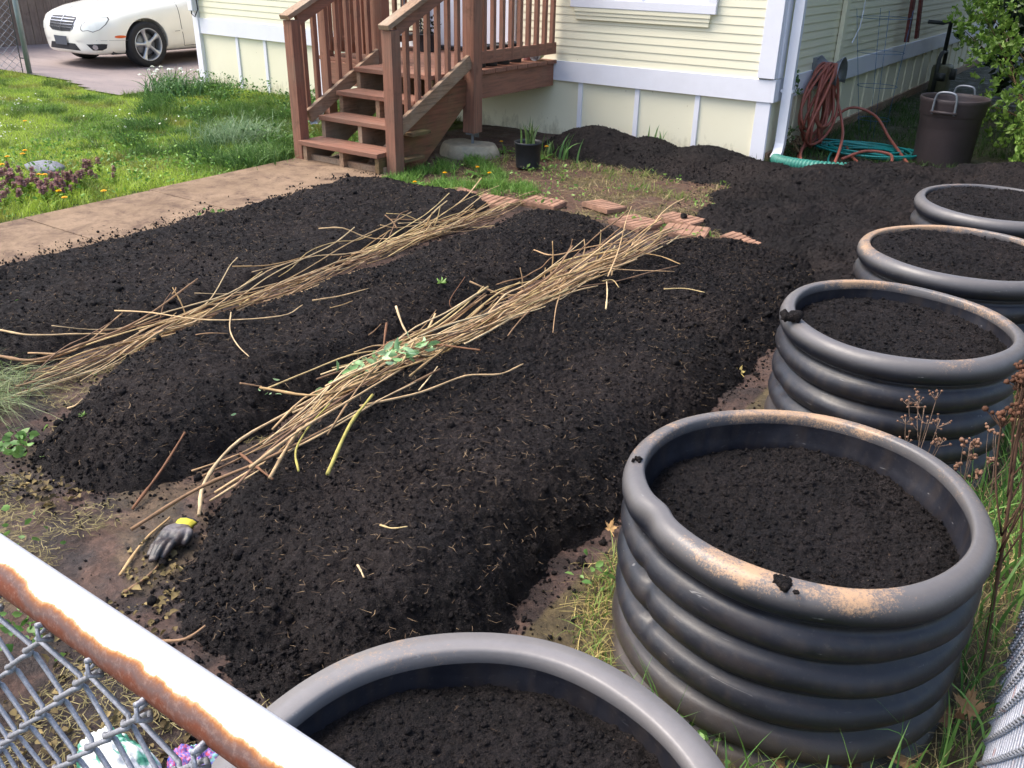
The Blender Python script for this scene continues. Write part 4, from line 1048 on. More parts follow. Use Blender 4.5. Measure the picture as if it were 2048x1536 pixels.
# bin
bn = empty('rubbish_bin', (-1.18, 8.38, 0.0), 'brown plastic rubbish bin with metal loop handles, half buried behind the heap', 'bin')
MB().lathe([(0, .0), (.215, .0), (.222, .02), (.236, .46), (.242, .47), (.252, .485), (.256, .56), (.262, .575), (.268, .60), (.262, .612), (.252, .608), (.247, .58), (.21, .03), (0, .03)], (-1.18, 8.38, 0), 64).build('bin_body', M['barrel'], bn, True)
for a0 in (-1.65, 1.5):
    d = Vector((math.cos(a0), math.sin(a0), 0)); s_ = Vector((-d.y, d.x, 0)); c = Vector((-1.18, 8.38, 0)) + d * .272
    MB().tube(spl([c + s_ * .085 + Vector((0, 0, .50)), c + s_ * .080 + Vector((0, 0, .62)), c + s_ * .05 + Vector((0, 0, .665)), c - s_ * .05 + Vector((0, 0, .665)), c - s_ * .080 + Vector((0, 0, .62)), c - s_ * .085 + Vector((0, 0, .50))], 6), .010, 8).build('handle', M['metal'], bn, True)
    MB().tube([c + s_ * .1 + Vector((0, 0, .515)), c - s_ * .1 + Vector((0, 0, .515))], .012, 8).build('hinge', M['barrel'], bn, True)
bn.location = (-1.30, 8.26, -.07)
# tomato cage
mb = MB(); c = Vector((-2.12, 9.25, 0)); lean = Vector((-.10, .05, 0))
for z, r in ((.15, .15), (.45, .18), (.75, .21), (1.05, .24)):
    mb.tube([c + lean * z + Vector((r * math.cos(a), r * math.sin(a), z)) for a in np.linspace(0, 2 * PI, 25)], .0024, 5, False)
for k in range(4):
    a = k * PI / 2 + .4; mb.tube([c + Vector((.11 * math.cos(a), .11 * math.sin(a), -.05)), c + lean * 1.12 + Vector((.25 * math.cos(a), .25 * math.sin(a), 1.12))], .0024, 5)
tag(mb.build('wire_plant_cage', M['blue'], None, True, origin=c), 'tall blue wire plant cage leaning at the shaded side wall', 'plant cage')
# gas meter
gm = empty('gas_meter', (-2.30, 13.2, 0), 'drab green gas meter with dark pipes on the side wall', 'gas meter')
MB().box(-2.42, -2.20, 13.05, 13.38, -.02, .32, .04).build('meter_body', M['meter'], gm, True)
MB().tube([(-2.18, 13.1, .22), (-2.12, 13.1, .22)], .07, 16).build('dial', M['pipe'], gm, True)
MB().tube([(-2.31, 12.85, -.05), (-2.31, 12.85, .42), (-2.31, 12.95, .48), (-2.31, 13.22, .48), (-2.31, 13.22, .32)], .025, 10).build('pipe', M['pipe'], gm, True)
MB().tube([(-2.31, 13.1, .46), (-2.31, 13.1, .85), (-2.31, 12.6, .85), (-2.46, 12.5, .86)], .025, 10).build('pipe', M['pipe'], gm, True)
MB().tube([(-2.31, 12.85, .2), (-2.2, 12.85, .2)], .05, 12).build('regulator', M['pipe'], gm, True)
mb = MB(); mb.beam((-2.36, 11.05, .72), (-2.44, 11.15, 2.2), .13, .03, .004, (1, 0, 0)); tag(mb.build('red_plank', M['redplank'], None, origin=(-2.4, 11.1, 0)), 'dark red plank standing against the shaded side wall', 'plank')
mb = MB(); mb.beam((-2.34, 11.42, .74), (-2.44, 11.30, 2.2), .10, .03, .004, (1, 0, 0)); tag(mb.build('red_plank', M['redplank'], None, origin=(-2.4, 11.4, 0)), 'slanting red plank crossing the upright one on the side wall', 'plank')

# ------------------------------------------------------------------ plants: generators
def aty(px, py, y):
    v = ROT @ np.array([px - CX, py - CY, F]); t = y / v[1]; return Vector((v[0] * t, y, HCAM + v[2] * t))
def blades(x, y, z, h, w, cols, lean=.5, seg=3, az=None, droop=.6):
    n = len(x); az = RNG.uniform(0, 2 * PI, n) if az is None else az; ln = lean * RNG.uniform(.2, 1.3, n)
    fx = RNG.uniform(0, 2 * PI, n); wx, wy = np.cos(fx), np.sin(fx); V = []; 
    for k in range(seg + 1):
        u = k / seg; out = h * ln * u ** 1.8; up = h * (u - droop * ln * u ** 2.4 * .6)
        px = x + np.cos(az) * out; py = y + np.sin(az) * out; pz = z + up; ww = w * (1 - u ** 1.6) * .5 if k < seg else None
        if k < seg: V += [np.c_[px - wx * ww, py - wy * ww, pz], np.c_[px + wx * ww, py + wy * ww, pz]]
        else: V.append(np.c_[px, py, pz])
    V = np.stack(V, 1); nv = V.shape[1]; b = (np.arange(n) * nv)[:, None]
    T = []
    for k in range(seg - 1):
        a = 2 * k; T += [b + np.array([[a, a + 1, a + 3]]), b + np.array([[a, a + 3, a + 2]])]
    T.append(b + np.array([[nv - 3, nv - 2, nv - 1]]))
    return V.reshape(-1, 3), np.concatenate(T), np.repeat(cols, nv, 0)
def join(L):
    V, T, C_ = [], [], []; o = 0
    for v, t_, c in L: V.append(v); T.append(t_ + o); C_.append(c); o += len(v)
    return np.concatenate(V), np.concatenate(T), np.concatenate(C_)
def leaves(P, D, size, cols, wid=.5, fold=.25, N=None):
    """pointed folded leaves at P along D"""
    n = len(P); D = D / np.linalg.norm(D, axis=1)[:, None]; r = RNG.normal(0, 1, (n, 3)) if N is None else N
    S = np.cross(D, r); S /= np.maximum(np.linalg.norm(S, axis=1)[:, None], 1e-6); Nn = np.cross(S, D); s = np.asarray(size).reshape(-1, 1)
    V = np.stack([P, P + D * s * .35 + S * s * wid * .42 + Nn * s * fold * .3, P + D * s * .72 + S * s * wid * .36 + Nn * s * fold * .2, P + D * s - Nn * s * .1,
                  P + D * s * .72 - S * s * wid * .36 + Nn * s * fold * .2, P + D * s * .35 - S * s * wid * .42 + Nn * s * fold * .3, P + D * s * .5], 1)
    b = (np.arange(n) * 7)[:, None]
    T = np.concatenate([b + np.array([q]) for q in ((0, 1, 6), (1, 2, 6), (2, 3, 6), (6, 3, 4), (6, 4, 5), (6, 5, 0))])
    return V.reshape(-1, 3), T, np.repeat(cols, 7, 0)
def colvar(n, A, B, v=.2):
    u = RNG.uniform(0, 1, (n, 1)); return np.clip((np.array(A) * (1 - u) + np.array(B) * u) * RNG.uniform(1 - v, 1 + v, (n, 1)), 0, 1)
YG, GR, DG, TAN, STR = L3(168, 190, 76), L3(114, 148, 58), L3(52, 88, 40), L3(168, 150, 98), L3(196, 176, 122)

# ------------------------------------------------------------------ lawn
def lawn_pts(n, x0, x1, y0, y1):
    x = RNG.uniform(x0, x1, n); y = RNG.uniform(y0, y1, n)
    ok = ~in_path(x, y, .02) & ~in_drive(x, y, .0) & ~((x > -9.62) & (y > 7.22)) & ~((x > -5.6) & (y > 4.9))
    X_, Y_, d = proj(np.c_[x, y, np.zeros(len(x))]); ok &= (X_ > -160) & (Y_ > -30) & (d > 0)
    return x[ok], y[ok]
x, y = lawn_pts(230000, -13.5, -5.50, 1.4, 7.25)
n1 = fbm(x * .9, y * 1.6, 501, 4); n2 = fbm(x * 3.2, y * 5, 511, 4); n3 = fbm(x * 12, y * 12, 521, 3)
lush = sstep(-9.2, -7.2, x) * sstep(4.6, 6.0, y + .35 * (x + 7)) + .6 * sstep(.62, .75, n2)
edge = sstep(-6.9, -5.9, x) * sstep(4.6, 3.0, y) * .7
h = (.028 + .03 * n2 + .03 * np.clip(n3 - .45, 0, 1)) * (1 + 1.3 * lush + 1.0 * edge) * RNG.uniform(.6, 1.3, len(x))
t1 = sstep(.34, .56, n1 + .15 * (n3 - .5))[:, None]; c = (YG * t1 + GR * (1 - t1)); dk = np.clip(lush + sstep(.55, .7, n2) * .6, 0, 1)[:, None]
c = c * (1 - .75 * dk) + DG * .75 * dk; br = sstep(.60, .72, fbm(x * 2.1, y * 3.5, 531, 4))[:, None] * .55; c = c * (1 - br) + L3(140, 128, 66) * br
c = np.clip(c * RNG.uniform(.65, 1.35, (len(x), 1)), 0, 1)
dd = -y * 0
parts_ = [blades(x, y, ground_z(x, y) - .004, h, .0055 + 0 * x, c, .9, 2)]
x, y = lawn_pts(26000, -9.4, -5.56, 4.3, 7.22); sc = fbm(x * 2.6, y * 2.6, 541, 3); ok = (sc > .47) & (y > 4.4 + .9 * np.clip(-x - 7.2, 0, 3)); x, y = x[ok], y[ok]; n = len(x)
hh = (.13 * RNG.uniform(.5, 1.4, n) * sstep(.44, .62, sc[ok]) + .03) * (1 - .65 * ((x > -6.75) & (y > 5.45)))
parts_.append(blades(x, y, -.01 + 0 * x, hh, .008 + 0 * x, colvar(n, L3(58, 92, 44), L3(104, 138, 76), .3), 1.1, 3, az=RNG.normal(-1.2, .9, n)))
V, T, C_ = join(parts_); tag(meshobj('grass', V, T, M['grass'], cols=C_), 'bright green patchy lawn between the path, the driveway and the house', 'grass', kind='stuff')
# broad leaved weeds at the lawn edge and under the house wall
def weedpts(n, f):
    x = RNG.uniform(-9.6, -5.56, n); y = RNG.uniform(1.5, 7.2, n); return x[f(x, y)], y[f(x, y)]
L = []
for (n, f, A, B, sz, hz) in ((16000, lambda x, y: (x > -7.1 - .25 * fbm(x * 3, y * 3, 551, 3) * 4) & (y < 4.6) & (fbm(x * 4, y * 4, 561, 3) > .44), L3(72, 118, 46), L3(140, 176, 78), .030, .09),
                             (22000, lambda x, y: (y > 5.0) & (fbm(x * 3.4, y * 3.4, 571, 3) > .46) & (y > 5.4 + .5 * (-x - 7.5)), L3(50, 90, 40), L3(112, 150, 74), .034, .20)):
    x, y = weedpts(n, f); n = len(x); z = RNG.uniform(0, 1, n) ** 1.4 * hz * (.4 + fbm(x * 5, y * 5, 581, 2)) * (1 - .7 * ((x > -6.75) & (y > 5.3))); P = np.c_[x, y, z]
    D = np.c_[RNG.normal(0, 1, n), RNG.normal(0, 1, n), RNG.uniform(.1, .9, n)]; L.append(leaves(P, D, sz * RNG.uniform(.5, 1.3, n), colvar(n, A, B, .25), .6))
V, T, C_ = join(L); tag(meshobj('weeds', V, T, M['leaf'], cols=C_), 'leafy green weeds along the lawn edge and the house wall', 'weeds', kind='stuff')

# flowers in the lawn, each a plant of its own
def dandelion(p, h, label, group, rosette=True, r=.016):
    p = Vector(p); root = empty('dandelion', p, label, 'dandelion', group); a = random.uniform(0, 6.28); top = p + Vector((.02 * math.cos(a), .02 * math.sin(a), h))
    MB().tube(spl([p, p + Vector((0, 0, h * .5)), top], 4), .0022, 5, True, tuple(L3(120, 140, 70))).build('stem', M['veg'], root, True, True)
    mb = MB(); Y = tuple(L3(250, 196, 20))
    for ring, (rr_, zz) in enumerate(((r, 0), (r * .75, .004), (r * .45, .007))):
        for k in range(14):
            t_ = k / 14 * 2 * PI + ring * .2; d = Vector((math.cos(t_), math.sin(t_), .15)); s_ = Vector((-d.y, d.x, 0)) * r * .22
            mb.add([top + Vector((0, 0, zz)), top + d * rr_ * .9 + s_ + Vector((0, 0, zz)), top + d * rr_ * 1.1 + Vector((0, 0, zz)), top + d * rr_ * .9 - s_ + Vector((0, 0, zz))], [(0, 1, 2, 3)], Y)
    mb.build('flower_head', M['flower'], root, False, True)
    if rosette:
        mb = MB(); 
        for k in range(11):
            t_ = k / 11 * 2 * PI + random.uniform(-.2, .2); d = Vector((math.cos(t_), math.sin(t_), random.uniform(.25, .9))).normalized(); s_ = Vector((-d.y, d.x, 0)).normalized(); Ln = random.uniform(.07, .13)
            g_ = random.uniform(.7, 1.2); cc = tuple(L3(96, 138, 58) * g_); V = [p]; 
            for j in range(1, 7):
                u = j / 6; w_ = .014 * (math.sin(u * PI * .92) * (1 if j % 2 else .55)); q = p + d * Ln * u - Vector((0, 0, .35 * Ln * u * u)); V += [q + s_ * w_, q - s_ * w_]
            mb.add(V, [(0, 1, 2)] + [(2 * j - 1, 2 * j + 1, 2 * j + 2, 2 * j) for j in range(1, 6)], cc)
        mb.build('leaves', M['leaf'], root, False, True)
LD = 'yellow dandelions dotted in the lawn'
for (px, py, h) in ((127, 403, .07), (209, 388, .07), (5, 343, .10), (96, 357, .08), (120, 372, .08), (50, 302, .06), (54, 309, .06), (48, 240, .05), (2, 335, .10), (76, 356, .07), (14, 315, .06), (127, 388, .07), (90, 372, .05)):
    dandelion(at(px, py + 14, .0), h, 'small yellow dandelion flowering in the lawn beside the path', LD, False, .019)
for (px, py, h, lb) in ((890, 368, .085, 'dandelion with a large yellow head in front of the mossy stair side'), (785, 372, .04, 'low dandelion at the foot of the right newel post'), (975, 366, .07, 'dandelion half hidden in leaves in front of the pier block'),
                        (1007, 305, .09, 'dandelion flowering left of the black pot of iris leaves'), (1088, 318, .10, 'dandelion flowering right of the black pot of iris leaves'), (835, 372, .03, 'low dandelion among weeds just behind the path-side bed'), (950, 350, .06, 'leafy dandelion growing against the pier block'), (1685, 372, .04, 'lone dandelion beside the green drain pipe')):
    dandelion(at(px, py, 0), h, lb, None, True)
def deadnettle_proto():
    root = empty('dead_nettle', (0, 0, 0), 'purple flowering dead-nettle stem at the lawn edge beside the path', 'wildflower', 'purple dead-nettles at the lawn edge')
    MB().tube([(0, 0, 0), (.004, 0, .05), (0, .003, .11)], .0025, 5, True, tuple(L3(110, 96, 70))).build('stem', M['veg'], root, True, True)
    n = 34; z = RNG.uniform(.075, .125, n); a = RNG.uniform(0, 2 * PI, n); P = np.c_[0 * z, 0 * z, z]; D = np.c_[np.cos(a), np.sin(a), RNG.uniform(-.3, .35, n)]
    V, T, C_ = leaves(P, D, (.025 - .2 * (z - .075)) * RNG.uniform(.8, 1.2, n), colvar(n, L3(132, 92, 104), L3(164, 128, 116), .25), .75); meshobj('flower_head', V, T, M['leaf'], root, cols=C_)
    n = 22; z = RNG.uniform(.005, .07, n); a = RNG.uniform(0, 2 * PI, n); P = np.c_[0 * z, 0 * z, z]; D = np.c_[np.cos(a), np.sin(a), .2 + 0 * a]
    V, T, C_ = leaves(P, D, .03 * RNG.uniform(.8, 1.2, n), colvar(n, GR, YG, .25), .7); meshobj('leaves', V, T, M['leaf'], root, cols=C_)
    return root
def copy_thing(o, loc, rz, sc=1.0, label=None):
    r_ = o.copy(); COL.objects.link(r_); r_.location = loc; r_.rotation_euler = (0, 0, rz); r_.scale = (sc, sc, sc)
    if label: r_['label'] = label
    for ch in list(o.children):
        c = ch.copy(); COL.objects.link(c); c.parent = r_
    return r_
dn = deadnettle_proto(); first = True
for i in range(84):
    if i < 60: px = random.uniform(20, 232); py = random.uniform(352, 388) + (60 - abs(px - 100)) * .3
    else: px = random.uniform(0, 50); py = random.uniform(345, 420)
    if px < -10 or px > 232: px = random.uniform(60, 200)
    p = at(px, py + 6, 0)
    if p.x > -5.62: p.x = -5.65 - random.uniform(0, .3)
    if first: dn.location = p; first = False
    else: copy_thing(dn, p, random.uniform(0, 6), random.uniform(.6, 1.15))
# small daisy-like white weeds
x = np.concatenate([RNG.normal(-8.3, .32, 70), RNG.normal(-9.8, .35, 70), RNG.normal(-7.8, .3, 30)]); y = np.concatenate([RNG.normal(3.85, .2, 70), RNG.normal(4.75, .2, 70), RNG.normal(5.2, .2, 30)]); n = len(x)
V, T, C_ = leaves(np.c_[x, y, RNG.uniform(.03, .07, n)], np.c_[RNG.normal(0, 1, n), RNG.normal(0, 1, n), .3 + 0 * x], .022 * RNG.uniform(.6, 1.2, n), colvar(n, L3(205, 214, 188), L3(236, 236, 224), .1), .8)
tag(meshobj('white_weed_flowers', V, T, M['flower'], cols=C_), 'tiny white weed flowers in patches across the lawn', 'wildflowers', kind='stuff')
# flat grey stone in the lawn
V, T = crumbs(np.array([[0, 0, 0]]), np.array([1.0]), ICO2); V = V * np.array([.20, .12, .035]) / 1.0; p = at(90, 336, .012)
tag(meshobj('flat_stone', V + np.array(p), T, simple('grey_stone', (116, 118, 126), .8, .25, 30, bump=.004), None, True, origin=p), 'flat grey stone almost hidden in the lawn weeds', 'stone')

def strapclump(name, label, cat, p, n, hh, w, A, B, spread=.1, lean=.7, parent=None, az=None, flowers=0, group=None):
    p = Vector(p); root = parent if parent is not None else empty(name, p, label, cat, group)
    x = RNG.normal(p.x, spread, n); y = RNG.normal(p.y, spread, n)
    V, T, C_ = blades(x, y, p.z + 0 * x, hh * RNG.uniform(.55, 1.1, n), w * RNG.uniform(.7, 1.2, n), colvar(n, A, B, .25), lean, 5, az=az, droop=.8)
    meshobj('leaves', V, T, M['leaf'], root, cols=C_)
    for k in range(flowers):
        a = random.uniform(0, 6.28); q = p + Vector((random.gauss(0, spread * 1.4), random.gauss(0, spread * 1.4), hh * random.uniform(.75, 1.0)))
        mb = MB(); mb.tube([p, (p + q) / 2 + Vector((0, 0, .04)), q], .002, 4, True, tuple(GR)); mb.build('stem', M['veg'], root, True, True)
        V, T, C_ = leaves(np.array([q] * 6), np.c_[np.cos(np.arange(6)), np.sin(np.arange(6)), -.6 + 0 * np.arange(6.)], .030, colvar(6, L3(232, 236, 226), L3(244, 244, 240), .05), .6); meshobj('flower', V, T, M['flower'], root, cols=C_)
    return root
strapclump('snowflake_clump', 'clump of arching leaves with nodding white flowers at the driveway edge', 'bulb clump', (-9.15, 6.42, 0), 260, .34, .016, L3(58, 96, 50), L3(120, 156, 104), .15, .8, flowers=14)
strapclump('grass_tussock', 'tall drooping blue-green grass tuft left of the bottom stairs', 'grass tuft', (-6.45, 5.15, 0), 900, .28, .006, L3(96, 128, 92), L3(150, 172, 130), .16, 1.2)
strapclump('grass_tussock', 'lower grass tuft spilling onto the path beside the left newel post', 'grass tuft', (-5.78, 4.75, 0), 700, .17, .006, L3(72, 112, 52), L3(130, 162, 88), .12, 1.1)
strapclump('grass_tussock', 'mown flattened heap of pale green grass at the left photo edge', 'grass tuft', (-3.36, 1.24, 0), 1100, .20, .0042, L3(96, 118, 66), L3(164, 172, 128), .10, 1.7, az=RNG.normal(-.1, .8, 1100))
# pot with iris leaves
pp = at(1041, 338, 0); ip = pot((pp.x, pp.y + .1, 0), .108, .20, 'nursery_pot', 'large black pot with upright iris leaves standing by the cream skirting', 'pot', M['blackp'], None, .86)
MB().lathe([(0, .17), (.095, .172)], (pp.x, pp.y + .1, 0), 24).build('soil', M['soil'], ip)
strapclump('', '', '', (pp.x, pp.y + .1, .17), 16, .24, .024, L3(84, 112, 62), L3(120, 140, 88), .028, .45, parent=ip)
strapclump('iris_plant', 'fan of iris leaves between the black pot and the compost ridge', 'iris', at(1122, 318, 0), 16, .24, .022, L3(72, 112, 58), L3(112, 150, 84), .06, .55)
strapclump('iris_plant', 'short iris leaves just right of the black pot', 'iris', at(1095, 308, 0), 10, .2, .02, L3(76, 112, 60), L3(112, 140, 80), .05, .5)
strapclump('iris_plant', 'few iris leaves rising behind the compost ridge at the wall', 'iris', (-3.42, 7.15, .05), 7, .2, .022, L3(96, 132, 66), L3(130, 160, 92), .045, .4)

# weeds and sparse grass behind the beds, by the ridge and by the stairs
L = []
def scatter(n, x0, x1, y0, y1, f, hh, w, A, B, lean, s): 
    x = RNG.uniform(x0, x1, n); y = RNG.uniform(y0, y1, n); ok = f(x, y); x, y = x[ok], y[ok]; n = len(x)
    L.append(blades(x, y, ground_z(x, y), hh * RNG.uniform(.4, 1.3, n), w + 0 * x, colvar(n, A, B, .3), lean, s))
bedfree = lambda x, y: (np.maximum.reduce([bed_macro(i, x, y) for i in range(3)] + [pile_macro(PILE_R, x, y), pile_macro(PILE_W, x, y)]) < .005)
scatter(8000, -4.5, -1.9, 4.9, 6.6, lambda x, y: (fbm(x * 3, y * 5, 51, 4) > .50) & bedfree(x, y), .035, .004, L3(104, 108, 62), L3(156, 146, 98), 1.5, 2)
scatter(3500, -4.4, -1.9, 5.7, 6.9, lambda x, y: (fbm(x * 5, y * 5, 53, 4) > .56) & bedfree(x, y), .08, .005, L3(98, 128, 60), L3(150, 164, 90), .9, 3)
scatter(14000, -4.55, -3.4, 4.85, 6.2, lambda x, y: (fbm(x * 4, y * 4, 54, 4) > .48) & bedfree(x, y) & (y < 5.9 - .6 * (x + 4.4)), .08, .006, L3(84, 126, 52), L3(130, 164, 80), .9, 3)
scatter(16000, -2.6, .2, 7.2, 12, lambda x, y: (fbm(x * 3, y * 3, 55, 4) > .42) & ((x + 1.18) ** 2 + (y - 8.38) ** 2 > .08), .09, .006, L3(48, 78, 36), L3(84, 112, 56), .9, 3)
V, T, C_ = join(L); tag(meshobj('sparse_grass', V, T, M['grass'], cols=C_), 'sparse trampled grass on the bare earth round the beds', 'grass', kind='stuff')
n = 1700; x = RNG.uniform(-4.55, -1.9, n); y = RNG.uniform(4.9, 6.9, n); ok = (fbm(x * 3.5, y * 3.5, 57, 4) > .53) & bedfree(x, y) & (y < 6.3); x, y = x[ok], y[ok]; n = len(x)
V, T, C_ = leaves(np.c_[x, y, RNG.uniform(0, .05, n)], np.c_[RNG.normal(0, 1, n), RNG.normal(0, 1, n), RNG.uniform(0, .8, n)], .035 * RNG.uniform(.5, 1.2, n), colvar(n, L3(88, 130, 56), L3(146, 176, 92), .25), .55)
tag(meshobj('weed_leaves', V, T, M['leaf'], cols=C_), 'low green weed leaves between the stairs and the pavers', 'weeds', kind='stuff')

# ------------------------------------------------------------------ ridged terracotta pavers
PV = [(905, 386, .22, .30, -.3, 'paver nearest the stairs, tilted and half hidden by the path-side bed'), (988, 402, .30, .20, .06, 'paver right of the tilted one, under the ends of the stems'), (1088, 404, .26, .17, .02, 'level paver directly behind the middle compost bed'),
      (1208, 411, .25, .18, -.30, 'smooth slightly turned paver behind the far end of the middle bed'), (1272, 444, .26, .24, -.25, 'square ridged paver between the middle and widest beds'), (1362, 438, .27, .20, -.15, 'paver with a crumb of compost on it, farthest from the beds'),
      (1372, 462, .27, .20, .22, 'paver laid askew in front of two others near the widest bed'), (1490, 478, .26, .15, -.12, 'last ridged paver at the right end of the row, touching the black heap')]
for (px, py, w_, l_, rz, lb) in PV:
    p = at(px, py, .02); mb = MB(); Mz = Matrix.Rotation(rz, 3, 'Z') @ Matrix.Rotation(random.uniform(-.04, .04), 3, 'X'); mb.obox((p.x, p.y, .012), (w_, l_, .03), Mz, .004)
    for k in range(6): mb.obox(Vector((p.x, p.y, .028)) + Mz @ Vector(((k - 2.5) * w_ / 6.2, 0, 0)), (w_ / 7.4, l_ * .97, .006), Mz, .002)
    tag(mb.build('paver', M['brick'], None, origin=p), lb, 'paver', 'ridged terracotta pavers in a crooked row')
V, T = crumbs(np.array([at(1366, 432, .040)] * 8) + RNG.normal(0, .009, (8, 3)) * np.array([1, 1, .2]), RNG.uniform(.008, .018, 8), ICO2)
tag(meshobj('soil_clump', V, T, M['soil'], None, True, origin=at(1366, 432, .04)), 'crumbled compost lying on the farthest paver', 'soil clump')

# ------------------------------------------------------------------ dry stems
def onbed(px, py, dz=.01):
    z = .1
    for _ in range(6): p = at(px, py, z); z = surf(p.x, p.y) + dz
    return Vector((p.x, p.y, z))
def stick(P, r0, r1, label, group, col, n=6, jit=.004, sub=5, cat='stick', name='dry_stick'):
    Q = spl(P, sub) if len(P) > 2 else spl([P[0], (Vector(P[0]) + Vector(P[1])) / 2 + Vector((random.gauss(0, jit), random.gauss(0, jit), random.gauss(0, jit))), P[1]], sub)
    m_ = len(Q); R = [r0 + (r1 - r0) * i / (m_ - 1) for i in range(m_)]
    R = [r * random.uniform(.88, 1.14) * (1.25 if (i % 4 == 2) else 1) for i, r in enumerate(R)]
    mb = MB(); mb.tube(Q, R, n, True, col)
    return tag(mb.build(name, M['stick'], None, True, True, origin=Q[len(Q) // 2]), label, cat, group)
def scol():
    return tuple(random.choice([L3(210, 184, 144), L3(204, 174, 132), L3(192, 162, 122), L3(168, 138, 104), L3(146, 116, 88), L3(214, 190, 148), L3(124, 98, 78), L3(196, 172, 124), L3(176, 146, 104)]) * random.uniform(.75, 1.1))
def bundle(n, cx, y0, y1, sx, zs, Ls, label, group, rmax):
    for i in range(n):
        Ln = random.uniform(*Ls); yc = random.uniform(y0 + Ln * .3, y1 - Ln * .3); a = random.gauss(0, .095) if random.random() < .8 else random.gauss(0, .35); xc = cx(yc) + random.gauss(0, sx)
        lay = random.random() ** 1.3; P = []; c1, c2 = random.gauss(0, .013), random.gauss(0, .007)
        tilt = random.gauss(0, .02) if random.random() < .85 else random.uniform(.05, .22)
        for k in range(7):
            u = k / 6 - .5; yy = yc + u * Ln * math.cos(a); xx = xc + u * Ln * math.sin(a) + c1 * (u * u * 4 - .5) * 2 + c2 * math.sin(u * 7)
            xx = xx * .8 + .2 * (cx(yy) + (xx - cx(yc))) ; z = max(surf(xx, yy), surf(cx(yy), yy) * .8) + .006 + lay * zs + max(0, (u + .5) * tilt) + .01 * math.sin(u * 9 + i)
            P.append((xx, yy, z))
        if random.random() < .5: P = P[::-1]
        stick(P, random.uniform(.0028, rmax), random.uniform(.0014, .0024), label, group, scol(), 5, sub=3)
cxB = lambda y: np.interp(y, [1.0, 1.6, 2.5, 3.5, 4.7], [-1.96, -2.07, -2.12, -2.12, -2.08])
cxA = lambda y: np.interp(y, [1.2, 2.0, 3.0, 4.8], [-3.20, -3.27, -3.31, -3.30])
bundle(138, cxB, 1.6, 4.5, .068, .095, (.45, 1.3), 'tan dry stem in the thick row between the middle and widest compost beds', 'row of dry stems between the middle and widest beds', .0049)
bundle(112, cxA, 1.45, 4.85, .042, .055, (.45, 1.2), 'thin tan stem in the row between the path-side and middle compost beds', 'row of dry stems between the path-side and middle beds', .0040)
